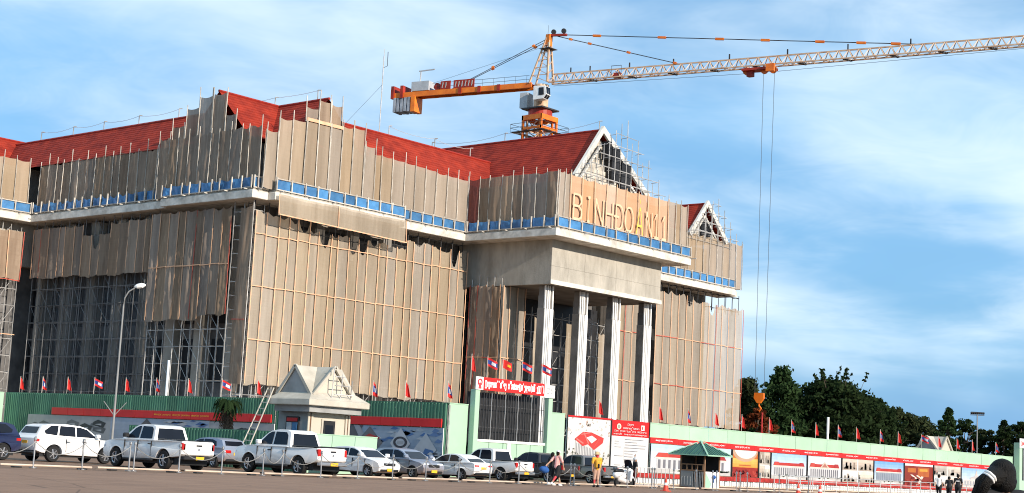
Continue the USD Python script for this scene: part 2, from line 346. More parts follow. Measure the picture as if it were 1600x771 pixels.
def _font_shape(text, height, font_name, bold=False):
    from PIL import Image, ImageDraw, ImageFont
    from shapely import box, union_all
    font = ImageFont.truetype(glob.glob('/opt/blender-*/*/datafiles/fonts/' + font_name)[0], 64)
    x0, y0, x1, y1 = font.getbbox(text, anchor='ls', stroke_width=2 * bold)
    im = Image.new('L', (x1 - x0 + 8, y1 - y0 + 8))
    ImageDraw.Draw(im).text((4 - x0, 4 - y0), text, 255, font, anchor='ls', stroke_width=2 * bold)
    on = np.pad(np.asarray(im) > 127, ((0, 0), (1, 1))).astype(np.int8)
    rows, starts = np.nonzero(np.diff(on, axis=1) == 1); ends = np.nonzero(np.diff(on, axis=1) == -1)[1]
    shape = union_all(box(starts, -rows - 1, ends, -rows)).buffer(.6).buffer(-.6).simplify(.8)
    s = height / 46.0
    return affinity.affine_transform(shape, [s, 0, 0, s, -4 * s, (4 - y0) * s])
def lao(text, height, bold=True): return _font_shape(text, height, 'DejaVuSansMono.woff2', bold)
def polys(g): return [p for p in getattr(g, 'geoms', [g]) if p.geom_type == 'Polygon' and p.area > 1e-6]
def fit(shape, x0, x1, y0, y1):
    a, b, c, d = shape.bounds
    return affinity.affine_transform(shape, [(x1 - x0) / (c - a), 0, 0, (y1 - y0) / (d - b), x0 - a * (x1 - x0) / (c - a), y0 - b * (y1 - y0) / (d - b)])

class Pict:
    """A flat print: coloured polygons in layers, on a board in the plane Y = y (facing -Y) or X = x (facing -X)."""
    def __init__(s): s.tris, s.cols, s.k = [], [], 0
    def poly(s, p, col):
        s.k += 1
        for g in polys(p if not isinstance(p, list) else Polygon(p)):
            v, f = trimesh.creation.triangulate_polygon(g, engine='earcut')
            for t in f: s.tris.append(np.c_[v[t], np.full(3, s.k * .004)]); s.cols.append(col)
    def rect(s, x0, y0, x1, y1, col): s.poly([(x0, y0), (x1, y0), (x1, y1), (x0, y1)], col)
    def grad(s, x0, y0, x1, y1, c0, c1, n=6):
        for i in range(n):
            t = i / (n - 1); a, b = y0 + (y1 - y0) * i / n, y0 + (y1 - y0) * (i + 1) / n
            s.k -= (i > 0); s.rect(x0, a, x1, b, tuple(np.array(c0) * (1 - t) + np.array(c1) * t))
    def put(s, t, name, axis, c, s0, s1, z0, z1, flip=False, under=None):
        V = np.vstack(s.tris); u = V[:, 0]; w = V[:, 1]
        S = s0 + (s1 - s0) * u; Z = z0 + (z1 - z0) * w; d = c - .012 - V[:, 2]
        P = np.stack([S, d, Z], 1) if axis == 'Y' else np.stack([d, S, Z], 1)
        F_ = np.arange(len(P)).reshape(-1, 3)
        base = under or t.path; path = base + '/' + numbered(base, name)
        me = usdkit.mesh(stage, path, (P - t.loc, F_), LOOKS['print'])
        UsdGeom.PrimvarsAPI(me).CreatePrimvar('Cd', Sdf.ValueTypeNames.Color3fArray, 'vertex').Set(Vt.Vec3fArray.FromNumpy(np.repeat(np.array(s.cols, np.float32), 3, 0)))
        return path

def fbm(p, o=4, seed=0): return meshkit.fbm(p, o, seed)

# ------------------------------------------------------------------ ground
def sheet(name, x0, x1, y0, y1, z, material, kind='structure'):
    solo(name, MB().quad((x0, y0, z), (x1, y0, z), (x1, y1, z), (x0, y1, z)), material, kind=kind)
sheet('ground', -900, 1500, -900, 1500, -.012, 'grass_ground')
sheet('parking_lot', -200, 420, -40, 59.2, -.004, 'parking')
sheet('building_yard', 64.6, 420, 59.2, 420, -.004, 'parking')
sheet('side_parking', -200, 64.6, 59.2, 220, -.004, 'parking')
sheet('road', -200, 420, -20, 47.6, .0, 'asphalt')

# ------------------------------------------------------------------ the building
LB, LT = 22.6, 23.3                                   # ledge bottom, top
YF, XL = 104.64, 86.2                                 # ledge fronts of the main block
bld = thing('government_building', 'large concrete government building under construction with red tiled roofs, wrapped in netting', 'building', (125.5, 110, 0))
B = lambda n, mb, m_, **k: part(bld, n, mb, m_, **k)
B('wall', MB().box(89.9, 162.2, 107.6, 170, 0, 28.4), 'concrete_shaded')
# left facade: pilasters and black panels between them standing for shaded openings
for i in range(8):
    y = 109.2 + i * 4.4
    B('pilaster', MB().cham(88.95, 89.95, y, y + 1.3, 0, 22.4, .06), 'concrete')
    for j in range(4):
        B('window_opening', MB().box(89.86, 89.895, y + 1.6, y + 4.1, 1.2 + j * 5.4, 5.2 + j * 5.4), 'shade_black')
# front facade openings, again black panels in place of shade
for i in range(16):
    x = 91.5 + i * 4.4  # rear and right walls blackened for the dim inside
    if 113 < x < 136: continue
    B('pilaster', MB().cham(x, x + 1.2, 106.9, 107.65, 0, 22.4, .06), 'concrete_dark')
    for j in range(4):
        B('window_opening', MB().box(x + 1.4, x + 4.1, 107.5, 107.62, 1.2 + j * 5.4, 5.2 + j * 5.4), 'shade_black')
ledges = [(86.9, 90, 117.8, 140.4), (86.2, 90, 104.64, 117.8), (90, 88.0, 0, 0), (88.0, 104.3, 103.7, 107.7), (104.3, 114.0, 104.64, 107.7),
          (114.0, 137.1, 92.9, 107.7), (137.1, 146.8, 104.64, 107.7), (146.8, 163.1, 103.7, 107.7), (163.1, 164.9, 104.64, 107.7), (75, 90, 140.4, 164)]
ledges[2] = (86.9, 88.0, 140.4, 140.41)
for k, (x0, x1, y0, y1) in enumerate(ledges):
    if k == 2: continue
    if k == 1: x1 = 88.0
    if k == 1: B('ledge', MB().cham(x0, x1, y0, y1, LB, LT, .04), 'ledge'); B('ledge', MB().box(88.0, 90, 107.7, y1, LB, LT), 'ledge'); continue
    B('ledge', MB().cham(x0, x1, y0, y1, LB, LT, .04), 'ledge')
    B('ledge_band', MB().box(x0 + .12, x1 - .12, y0 + .12, y1 - .12, LT - .01, LT + .16), 'concrete')
B('ledge_band', MB().box(86.32, 88.0, 104.76, 117.7, LT - .01, LT + .16), 'concrete')
# portico: fascia box of raw concrete, cast panel by panel
for i in range(7):
    x0 = 116.1 + i * 2.64
    for za, zb in ((18.2, 20.0), (20.008, LB)): B('fascia_panel', MB().cham(x0, x0 + 2.632, 95 - RNG.uniform(0, .012), 95.4, za, zb, .014), 'concrete')
for i in range(4):
    y0 = 95.4 + i * 3.0
    B('fascia_panel', MB().cham(116.1, 116.5, y0, y0 + 2.995, 18.2, LB, .012), 'concrete')
    B('fascia_panel', MB().cham(134.2, 134.6, y0, y0 + 2.995, 18.2, LB, .012), 'concrete')
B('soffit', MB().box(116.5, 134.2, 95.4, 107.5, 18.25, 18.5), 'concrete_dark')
B('fascia_lip', MB().box(115.98, 134.72, 94.88, 94.99, 18.2, 18.62), 'ledge')
# attic walls behind the upper nets
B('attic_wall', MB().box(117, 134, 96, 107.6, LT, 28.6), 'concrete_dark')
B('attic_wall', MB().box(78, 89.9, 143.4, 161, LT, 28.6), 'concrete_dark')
B('side_portico', MB().box(77.5, 90, 142.5, 161.5, 18.2, LB), 'concrete')
# columns
for i in range(4):
    x0 = 116.75 + 5.56 * i; y0 = 96.1
    col = B('column', MB().box(x0 + .05, x0 + 1.3, y0 + .1, y0 + .95, 0, 17.2), 'concrete_dark')  # core coloured dark so the grooves read as shaded
    for a, b in ((0, .17), (.29, .46), (.58, .72), (.84, 1.35)):
        part(bld, 'flute', MB().cham(x0 + a, x0 + b, y0, y0 + .12, 0, 15.9, .02), 'column_paint', under=col)
    part(bld, 'side_face', MB().cham(x0 - .02, x0 + .06, y0 + .06, y0 + .98, 0, 15.9, .015), 'concrete_dark', under=col)  # shade of the unlit flank put into the colour of this face
    for a, b in ((.0, .13), (.34, .5), (.62, .78), (1.12, 1.3)):
        part(bld, 'capital_form', MB().box(x0 + a, x0 + b, y0 + .02, y0 + .16, 15.92, 18.2), 'column_paint', under=col)
    part(bld, 'capital_core', MB().box(x0 + .08, x0 + 1.22, y0 + .17, y0 + .9, 15.9, 18.22), 'concrete_dark', under=col)
# entrance recess behind the columns: wall blackened to stand for its deep shade
B('entrance_wall', MB().box(118, 139, 106.7, 107.5, 0, 18.2), 'shade_black')
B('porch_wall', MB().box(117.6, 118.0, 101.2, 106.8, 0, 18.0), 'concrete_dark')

# roofs
def slope(name, P0, P1, Q0, Q1, material='roof_tile', rows=None):
    """Tiled slope: P0-P1 at the ridge, Q0-Q1 at the eaves; courses lie like shingles, each a step proud of the next."""
    P0, P1, Q0, Q1 = (np.array(p, float) for p in (P0, P1, Q0, Q1))
    L = np.linalg.norm(Q0 - P0); n = rows or max(4, int(L / .42)); nr = np.cross(P1 - P0, Q0 - P0); nr /= np.linalg.norm(nr)
    if nr[2] < 0: nr = -nr
    mb = MB()
    for i in range(n):
        a, b = i / n, (i + 1) / n
        A0, A1 = P0 + (Q0 - P0) * a, P1 + (Q1 - P1) * a; C0, C1 = P0 + (Q0 - P0) * b + nr * .026, P1 + (Q1 - P1) * b + nr * .026
        D0, D1 = C0 - nr * .026, C1 - nr * .026
        mb.quad(A0, A1, C1, C0); mb.quad(C0, C1, D1, D0)
    B(name, mb, material)
def gable_roof(axis, c, half, ridge, drop_z, a, b, a_ridge=None):
    """Ridge along the axis at cross coordinate c, from a to b."""
    ar = a if a_ridge is None else a_ridge
    for s in (-1, 1):
        if axis == 'Y': slope('roof', (c, ar, ridge), (c, b, ridge), (c + s * half, a, drop_z), (c + s * half, b, drop_z))
        else: slope('roof', (ar, c, ridge), (b, c, ridge), (a, c + s * half, drop_z), (b, c + s * half, drop_z))
    pts = [(c, ar - .05, ridge + .06), (c, b, ridge + .06)] if axis == 'Y' else [(ar - .05, c, ridge + .06), (b, c, ridge + .06)]
    B('ridge_cap', MB().tube(pts, .13, 6), 'roof_ridge')
gable_roof('Y', 125.3, 7.6, 35.4, 28.2, 95.4, 128, 96.5)                 # portico
gable_roof('X', 109.25, 4.0, 32.45, 28.5, 98, 154)                       # front wing
gable_roof('Y', 91.35, 4.0, 32.5, 28.5, 115, 152)                        # left wing
zl_ = at(0, 217, Y=152.3)[2]
gable_roof('X', 152.3, (zl_ - 27.8) / .95, zl_, 27.8, 78.2, 110)                       # left portico
gable_roof('X', 111.9, 4.6, 33.15, 28.6, 87.4, 110)                      # corner block, gable to the left
gable_roof('Y', 94.6, 4.6, 33.15, 28.6, 104.9, 125)                      # corner block, gable to the front
gable_roof('Y', 157.0, 4.4, 33.2, 28.9, 104.5, 125)                      # right block
# gables with barge boards
def gable(axis, c, at_, half, z0, z1, lean=0., back=.5, board=.55, filled=True):
    def pt(s, z, d=0.): 
        o = at_ + lean * (z - z0) / (z1 - z0) + d
        return (c + s, o, z) if axis == 'Y' else (o, c + s, z)
    for s in (-1, 1):
        mb = MB()
        a, b = np.array(pt(s * half, z0)), np.array(pt(0, z1))
        mb.beam(a, b + (b - a) / np.linalg.norm(b - a) * .2, .30, board); B('barge_board', mb, 'gable_white')
        mb = MB().beam(pt(s * (half - 1.35), z0 - .1, .45), pt(0, z1 - 1.55, .45), .2, .22); B('inner_rake', mb, 'gable_white')
    if filled:
        n = 9
        for i in range(n):
            za, zb = z0 - .3 + (z1 - z0) * i / n, z0 - .3 + (z1 - z0) * (i + 1) / n
            ha = half * (1 - max(0, (za - z0)) / (z1 - z0)) - .35; hb = half * (1 - max(0, (zb - z0)) / (z1 - z0)) - .45
            if hb < .15: break
            mb = MB(); o1 = .95 + lean * (i / n)
            split = .15 * half
            if axis == 'Y':
                mb.prism(Polygon([(c - ha, za), (c + ha, za), (c + hb, zb - .05), (c - hb, zb - .05)]), at_ + o1, at_ + o1 + .25); B('gable_brickwork', mb, 'brickwork')
            else:
                mb.prism(Polygon([(c - ha, za), (c + ha, za), (c + hb, zb - .05), (c - hb, zb - .05)]), at_ + o1, at_ + o1 + .25, 'yz'); B('gable_brickwork', mb, 'brickwork')
gable('Y', 125.15, 94.9, 6.3, 29.3, 35.5, lean=1.5)
gable('Y', 157.0, 104.0, 4.1, 28.9, 33.3, lean=.3)
for x0, w_, z0, h_ in ((125.6, 1.3, 30.2, 3.4), (127.3, 1.6, 29.2, 3.0), (124.9, .5, 32.2, 1.9)):
    B('gable_opening', MB().box(x0, x0 + w_, 95.35, 95.7 + .5, z0, z0 + h_), 'shade_black')  # black boxes standing for the darkness inside the gable
B('gable_opening', MB().box(156.4, 158.6, 104.7, 105.2, 29.3, 31.3), 'shade_black')

# thin mast on the roof with its guy wires, and safety line posts along the ridges
ant = thing('radio_mast', 'tall thin radio mast with guy wires rising behind the red roof', 'mast', (108.6, 112.5, 31))
part(ant, 'pole', MB().tube([(108.6, 112.5, 30.5), (108.6, 112.5, 41.5)], .05, 6), 'steel_pole')
part(ant, 'lightning_rod', MB().tube([(108.6, 112.5, 41.5), (108.6, 112.5, 42.3)], .03, 5), 'steel_pole')
part(ant, 'whip_antenna', MB().tube([(108.6, 112.5, 40.3), (108.85, 112.2, 40.5), (108.85, 112.2, 42)], .035, 5), 'dark_steel')
for dx, dy in ((-5, 1.5),): part(ant, 'guy_wire', MB().tube([(108.6, 112.5, 38.5), (108.6 + dx, 112.5 + dy, 32.2)], .014, 4), 'dark_steel')
def lifeline(label, pts, sag=.25):
    t = thing('safety_line', label, 'safety line', pts[0], group=None)
    for p in pts:
        p = np.array(p); part(t, 'post', MB().tube([p, p + (0, 0, 1.0)], .05, 5).tube([p + (0, 0, 1.0), p + (.22, -.2, 1.02)], .05, 5), 'steel_pole')
    for a, b in zip(pts[:-1], pts[1:]):
        a, b = np.array(a), np.array(b); q = [a + (b - a) * k / 6 + (0, 0, .95 - sag * (1 - (2 * k / 6 - 1) ** 2)) for k in range(7)]
        part(t, 'rope', MB().tube(q, .02, 4), 'steel_pole')
lifeline('sagging safety line on posts along the ridge of the left wing roof', [(91.35, y, 32.55) for y in (147, 141, 135.5, 129.5, 123)])
lifeline('safety line on posts over the gable ridge of the corner block', [(94.6, y, 33.2) for y in (106.5, 112.5, 118)], .1)
lifeline('safety line on posts along the ridge beside the radio mast', [(x, 109.25, 32.5) for x in (106.8, 113.5, 119)])
lifeline('safety line on posts along the portico ridge below the crane', [(125.3, y, 35.45) for y in (97, 110, 121)], .5)

# ------------------------------------------------------------------ nets on scaffolding
NB = {'X': lambda c, s, zz: (c, s, zz), 'Y': lambda c, s, zz: (s, c, zz)}
def bays(s0, s1, w):
    n = max(1, round(abs(s1 - s0) / w)); e = np.linspace(s0, s1, n + 1)
    e[1:-1] += RNG.uniform(-.12, .12, max(0, n - 1)) * w
    return e
def net(t, axis, c, s0, s1, bot, top, w=1.65, fold=.04, material='net_tan', cord='cord', seams=(), ragged=0., pole_up=0., cord_w=.085, seed=0, bulge=.03, pole_r=.042, torn=(), cords=True, mats=None):
    """Sheets of netting hung bay by bay on the plane axis = c, facing the negative side; cords or tubes run down every joint."""
    top_ = top if callable(top) else (lambda s: top); bot_ = bot if callable(bot) else (lambda s: bot)
    E_ = bays(s0, s1, w)
    def disp(S, Zz):
        p = np.stack([S * 1.7 + seed * 17 + .35 * np.sin(Zz * .35 + seed), Zz * .14, np.full_like(S, seed * 3.3)], -1)
        q = np.stack([S * .9 + Zz * .55, Zz * .5 - S * .3, np.full_like(S, seed + 9.1)], -1)
        r = np.stack([S * 4.2 + Zz * .22, Zz * .2, np.full_like(S, seed + 2.7)], -1)
        cr = 1 - np.abs(2 * fbm(np.stack([S * 1.25 + Zz * .10 + seed * 5, Zz * .16, np.full_like(S, seed + .5)], -1), 2, seed + 11) - 1) ; cr2 = 1 - np.abs(2 * fbm(np.stack([S * 1.0 - Zz * .42 + seed * 3, Zz * .45, np.full_like(S, seed + 4.5)], -1), 2, seed + 13) - 1)
        if fold > .08: return (fbm(p, 3, seed) - .5) * .55 + cr ** 10 * .30 + cr2 ** 14 * .16 + (fbm(r, 3, seed + 7) - .5) * .5
        return (fbm(p, 3, seed) - .5) * 2.1 + (fbm(q, 3, seed + 5) - .5) * 1.5 + (fbm(r, 2, seed + 7) - .5) * .4
    for i in range(len(E_) - 1):
        a, b = E_[i], E_[i + 1]
        ns = max(5, int(abs(b - a) / (.11 if fold > .08 else .28))); mid = (a + b) / 2
        za, zb = top_(mid), bot_(mid)
        nz = max(5, int((za - zb) / (.42 if fold > .08 else .8)))
        u, v = np.meshgrid(np.linspace(0, 1, ns + 1), np.linspace(0, 1, nz + 1), indexing='ij')
        S = a + (b - a) * u
        tp = za + (fbm(np.stack([S * 1.6, S * 0 + seed, S * 0], -1), 3, 3) - .55) * ragged
        tp = tp - RNG.uniform(.02, .22) * np.sin(np.pi * u)
        if i in torn: tp = tp - 1.3 * np.abs(np.sin(np.pi * u)) ** .6
        bt = zb + (fbm(np.stack([S * .8, S * 0 + seed, S * 0 + 4], -1), 3, 6) - .5) * .45 - RNG.uniform(0, .12)
        Zz = bt + (tp - bt) * v
        D = RNG.uniform(0, .05) + (fold * 2.1 if fold > .08 else fold * 1.3) * disp(S, Zz) * 1.0 + bulge * np.sin(np.pi * u) * .5
        P = np.stack([np.full_like(S, c) - D, S, Zz], -1) if axis == 'X' else np.stack([S, np.full_like(S, c) - D, Zz], -1)
        part(t, 'net_sheet', MB().grid(P), (mats[i % len(mats)] if mats else material), smooth=True)
    zt_all = []
    for i, s in enumerate(E_):
        zb = bot_(s); zt = max(top_(s - .3), top_(s + .3)); off = RNG.uniform(-.14, .14)
        ptop = zt + (pole_up * RNG.uniform(.1, 1.25) if pole_up else -.03)
        d = .16 if axis == 'Y' else .09
        if cords:
            if pole_up: part(t, 'pole', MB().tube([NB[axis](c - d, s, zb - .1), NB[axis](c - d, s + off, ptop)], pole_r, 6), cord)
            else: part(t, 'seam', MB().beam(NB[axis](c - d, s, zb + .02), NB[axis](c - d, s + off, ptop), cord_w, .03 if axis == 'Y' else .03) if axis == 'Y' else MB().beam(NB[axis](c - d, s, zb + .02), NB[axis](c - d, s + off, ptop), .03, cord_w), cord_pick(cord))
    for zs in seams:
        for i in range(len(E_) - 1):
            a, b = E_[i], E_[i + 1]
            part(t, 'seam', MB().beam(NB[axis](c - .17, a, zs + RNG.uniform(-.05, .05)), NB[axis](c - .17, b, zs + RNG.uniform(-.05, .05)), .03, cord_w * .9), cord_pick(cord))
    return E_
def cord_pick(c): return c if c != 'cord_mix' else ('cord_red' if RNG.random() < .28 else 'cord')
def frames(t, axis, c, s0, s1, z0, z1, w=1.65, lift=1.7, depth=1.1, r=.045, brace=True, material='steel_pole', inner=True, jitter=.1):
    """Scaffold frames: standards at every bay in two rows, ledgers at every lift, diagonal braces."""
    E_ = bays(s0, s1, w)
    for s in E_:
        part(t, 'standard', MB().tube([NB[axis](c, s, z0), NB[axis](c, s, z1 + RNG.uniform(0, .5))], r, 5), material)
        if inner: part(t, 'standard', MB().tube([NB[axis](c + depth, s + .1, z0), NB[axis](c + depth, s + .1, z1)], r * .9, 5), material)
    zz = z0 + .35; k = 0
    while zz < z1:
        part(t, 'ledger', MB().tube([NB[axis](c + .05, s0, zz), NB[axis](c + .05, s1, zz)], r * .8, 5), material)
        mb = MB()
        for s in E_: mb.tube([NB[axis](c, s, zz + .1), NB[axis](c + depth, s + .1, zz + .1)], r * .8, 4)
        part(t, 'transom', mb, material, kind='stuff')
        if brace:
            mb = MB()
            for i in range(len(E_) - 1):
                if (i + k) % 2 == 0: mb.tube([NB[axis](c + .1, E_[i], zz), NB[axis](c + .1, E_[i + 1], min(zz + lift, z1))], r * .6, 4)
            if mb.n: part(t, 'brace', mb, material, kind='stuff')
        zz += lift; k += 1
def scaffold(label, loc): return thing('scaffold', label, 'scaffolding', loc)

# lower nets
t = scaffold('sunlit scaffold with tan netting and orange seams on the front wall left of the portico', (101, 104.7, 0))
net(t, 'Y', 105.2, 87.2, 114.9, 6.4, lambda s: 21.7 - (.9 if 94 < s < 106 else .1), 1.27, .035, 'net_tan', 'cord', (10.3, 15.0, 19.6), ragged=.9, torn=(4, 6, 9, 10, 20), seed=1)
for k_ in range(0):
    x_, z_ = RNG.uniform(88, 112), RNG.uniform(8, 18); w_, h_ = RNG.uniform(.7, 1.3), RNG.uniform(1.0, 3.0)
    u, v = np.meshgrid(np.linspace(0, 1, 6), np.linspace(0, 1, 8), indexing='ij'); S_ = x_ + w_ * u; Z_ = z_ + h_ * v
    part(t, 'net_patch', MB().grid(np.stack([S_, 104.99 - .06 * fbm(np.stack([S_ * 2, Z_, S_ * 0], -1), 3, k_), Z_], -1)), 'net_tan', smooth=True)
frames(t, 'Y', 105.5, 87.4, 114.7, 0, 7.2, 1.6, depth=1.0)
frames(t, 'Y', 105.6, 87.4, 114.7, 20.2, 22.5, 1.6, depth=1.0, brace=False, material='dark_steel')
t = scaffold('narrow folded strip of shade-darkened netting on the left side of the building corner', (86.9, 105.6, 0))
net(t, 'X', 86.95, 105.25, 106.9, 6.4, 22.0, 1.65, .13, 'net_shade_brown', 'cord_red', (12.0,), ragged=.2, seed=2, cords=False)
frames(t, 'X', 87.1, 105.4, 108.0, 0, 22.3, 1.3, 1.25, depth=1.3, brace=False)
t = scaffold('scaffold with loose folded shade-darkened netting hung down to mid height left of the corner', (86.9, 114, 0))
net(t, 'X', 86.95, 108.0, 119.6, lambda s: 12.1 + (.35 if s < 112 else 0), 22.1, 1.3, .17, 'net_shade_brown', 'cord_mix', (17.0,), ragged=.3, seed=3, bulge=.04)
frames(t, 'X', 87.25, 108.0, 119.6, 0, 12.6, 1.3, 1.55, depth=1.2, r=.04)
t = scaffold('scaffold with shade-darkened netting high on the left wing, lower tubes bare', (87.4, 130, 0))
net(t, 'X', 87.5, 119.7, 140.3, 16.8, lambda s: 21.9 - (1.1 if 127.5 < s < 130.8 else 0), 1.45, .16, 'net_shade_brown', 'cord_mix', (), ragged=.25, seed=4, bulge=.04, torn=(6,))
frames(t, 'X', 87.7, 119.7, 140.3, 0, 22.4, 1.45, 1.7, depth=.7, brace=True, r=.042, material='steel_shaded')
frames(t, 'X', 88.55, 120.3, 140.0, 0, 17, 1.45, 1.7, depth=.25, brace=False, r=.035, material='steel_shaded')
# black netting on the inner side of the left wing scaffold
net(t, 'X', 89.0 - .25, 119.7, 140.3, 1.0, 17.5, 2.9, .05, 'net_black', 'cord', (), seed=21, cords=False)
t = scaffold('scaffold with tan netting and red seams on the sunlit front right of the portico', (156, 104, 0))
net(t, 'Y', 104.25, 146.9, 165.6, 6.15, lambda s: 21.6 - (.5 if s > 154 else .1), 1.55, .035, 'net_tan', 'cord_mix', (10.6, 16.2), ragged=.8, torn=(4, 7), seed=5)
frames(t, 'Y', 104.6, 146.9, 165.4, 0, 7, 1.6, depth=1.0)
frames(t, 'Y', 104.7, 146.9, 165.4, 20.4, 22.5, 1.6, depth=1.0, brace=False, material='dark_steel')
t = scaffold('scaffold with tan netting on the front wall seen between the right columns', (141, 105.2, 0))
xnet = at(948, 520, Y=105.25)[0]
net(t, 'Y', 105.25, xnet, 146.7, 6.15, 21.5, 1.6, .05, 'net_tan', 'cord_mix', (10.6, 16.2), seed=6)
frames(t, 'Y', 105.5, xnet, 146.7, 0, 7, 1.6, depth=1.0)
# porch nets behind the columns
t = scaffold('tall folded net pier left of the first column under the portico', (117, 103, 0))
net(t, 'X', 115.6, 100.9, 105.0, 4.4, 18.3, 1.05, .2, 'net_shade_brown', 'cord_mix', (11.0,), ragged=.3, seed=7, bulge=.04)
net(t, 'Y', 100.75, 115.65, 119.1, 4.4, 18.2, 1.2, .06, 'net_tan', 'cord', (11.0,), seed=8)
frames(t, 'X', 115.8, 101.0, 105.0, 0, 18.9, .9, 2.4, depth=1.0, brace=False)
t = scaffold('bare dark scaffold tubes inside the shaded entrance behind the columns', (126, 103, 0))
frames(t, 'Y', 103.4, 119.6, 137.5, 0, 16.5, 1.25, 1.75, depth=1.2)
part(t, 'platform', MB().box(119.6, 122.0, 102.3, 103.6, 7.0, 7.15), 'wood'); part(t, 'platform', MB().box(127, 131.5, 102.3, 103.6, 6.0, 6.12), 'steel_pole')
for k_, (a, b, z1) in enumerate(((at(834, 520, Y=100.9)[0], at(843, 520, Y=100.9)[0], 15.6), (at(884, 520, Y=100.9)[0], at(894, 520, Y=100.9)[0], 15.4), (at(935, 520, Y=100.9)[0], at(949, 520, Y=100.9)[0], 14.9))):
    tt = thing('net_strip', ('narrow sunlit strip of netting hanging just left of the first column', 'narrow sunlit strip of netting hanging left of the second column', 'narrow sunlit strip of netting hanging left of the third column')[k_], 'netting', (a, 100.9, 6))
    net(tt, 'Y', 100.9, a, b, 5.6, z1, .9, .12, 'net_tan', 'cord', (), seed=30 + k_, cords=False)

# upper nets, railings with blue tarpaulins
t = scaffold('upper scaffold with shade-darkened netting and pale tubes along the left wing roof edge', (87.4, 130, 23.4))
net(t, 'X', 87.45, 119.2, 140.2, 23.6, 28.6, 1.42, .13, 'net_shade_brown', 'pale_pole', (), pole_up=1.0, seed=9, bulge=.04, ragged=.4)
def zl(s): return 29.2 if s < 108.3 else 30.6 if s < 110.2 else 32.7 if s < 113.9 else 31.9 if s < 116.1 else 30.3 if s < 118 else 29.7
t = scaffold('stepped upper scaffold with shade-darkened netting around the left gable of the corner block', (86.8, 112, 23.4))
net(t, 'X', 86.75, 104.5, 119.2, 23.6, lambda s: 29.2, 1.42, .14, 'net_shade_brown', 'pale_pole', (), pole_up=.7, seed=10, bulge=.04, ragged=.3)
for k_, (a, b, z1) in enumerate(((108.4, 109.9, 30.6), (110.0, 111.8, 32.75), (111.9, 113.8, 32.7), (113.9, 115.7, 31.8), (115.8, 117.6, 30.2))):
    net(t, 'X', 86.9, a, b, 29.0, z1, 1.9, .1, 'net_shade_brown', 'pale_pole', (), pole_up=.8, seed=40 + k_)
t = scaffold('stepped upper scaffold with sunlit netting around the front gable of the corner block', (94, 104, 23.4))
def zf(s): return 28.9 if s < 88.4 else 30.2 if s < 89.9 else 31.6 if s < 91.5 else 32.6 if s < 95.6 else 31.2 if s < 97.2 else 29.6
def zstep(z1): return lambda s: z1
E9 = [86.9, 88.35, 89.95, 91.5, 93.0, 94.5, 95.95, 97.4, 98.9, 100.4]
Z9 = [28.8, 30.2, 30.3, 30.5, 30.6, 30.6, 30.9, 31.0, 29.6]
for k_ in range(9):
    net(t, 'Y', 104.35, E9[k_], E9[k_ + 1], 23.6, Z9[k_], 3, .03, 'net_upper', 'pale_pole', (), pole_up=.7, seed=50 + k_)
for a, b, z1 in ((91.5, 93.0, 31.8), (93.0, 94.5, 32.7), (94.5, 95.95, 32.7), ):
    net(t, 'Y', 104.5, a, b, Z9[4] - .1, z1, 3, .03, 'net_shade_brown', 'pale_pole', (), pole_up=.8, seed=60)
    part(t, 'seam', MB().beam((a, 104.2, 30.6), (b, 104.2, 30.62), .05, .3), 'cord')
t = scaffold('upper scaffold with sunlit tan netting along the front wing roof edge', (107, 105, 23.4))
net(t, 'Y', 105.15, 100.4, 114.5, 23.6, lambda s: 29.3 - .03 * (s - 100), 1.5, .03, 'net_upper', 'pale_pole', (), pole_up=.8, seed=12)
t = scaffold('upper scaffold with wrinkled shade-darkened netting on the left side of the portico roof edge', (114.5, 99, 23.4))
net(t, 'X', 114.55, 93.4, 105.0, 23.6, 29.0, 1.5, .13, 'net_shade_brown', 'pale_pole', (), pole_up=.6, seed=13, bulge=.04, mats=['net_shade_brown'] * 7 + ['net_red'])
t = scaffold('upper scaffold on the portico front with orange netting lettered in pale letters', (125.5, 93.4, 23.4))
net(t, 'Y', 93.4, 114.5, 116.4, 23.6, 29.1, 1.0, .03, 'net_upper', 'pale_pole', (), pole_up=.5, seed=14)
net(t, 'Y', 93.4, 116.4, 133.1, 23.75, lambda s: 28.95, 1.85, .03, 'net_orange', 'lettering', (), pole_up=.3, seed=15, pole_r=.055)
net(t, 'Y', 93.4, 133.1, 136.7, 23.6, 29.0, 1.2, .03, 'net_upper', 'pale_pole', (), pole_up=.4, seed=16)
LET = [('B', 116.65, 118.25), ('I', 119.0, 119.42), ('N', 120.15, 121.75), ('H', 121.95, 123.3), ('Đ', 123.35, 125.05), ('O', 125.2, 126.75), ('À', 127.15, 128.5), ('N', 128.85, 130.1), ('1', 130.45, 131.2), ('1', 131.85, 132.6)]
for ch, a, b in LET:
    sh = _font_shape(ch, 2.7, 'Inter.woff2', False); z1 = 27.25 if ch != 'À' else 28.35
    sh = fit(sh, a, b, 24.55, z1).buffer(-.015 if ch in 'I1' else -.045)
    mb = MB()
    for g in polys(sh): mb.prism(g, 93.13, 93.15)
    part(t, 'letter', mb, 'lettering_yellow' if ch in 'À' else 'lettering')
t = scaffold('upper scaffold with tan netting below the small right gable', (157, 104.2, 23.4))
net(t, 'Y', 104.25, 147.2, 165.0, 23.6, lambda s: 29.2, 1.5, .03, 'net_upper', 'pale_pole', (), pole_up=.3, seed=17)
t = scaffold('upper scaffold with sunlit netting on the side portico at the far left edge', (82, 140.9, 23.4))
net(t, 'Y', 140.9, 75.5, 86.6, 23.6, 28.9, 1.5, .03, 'net_upper', 'pale_pole', (), pole_up=.6, seed=18)
t = scaffold('scaffold with brown netting on the side portico wall at the far left edge', (80, 141, 0))
net(t, 'Y', 141.1, 75.5, 86.6, 16.6, 21.6, 1.5, .12, 'net_shade_brown', 'cord_mix', (11., 16.5), seed=77)
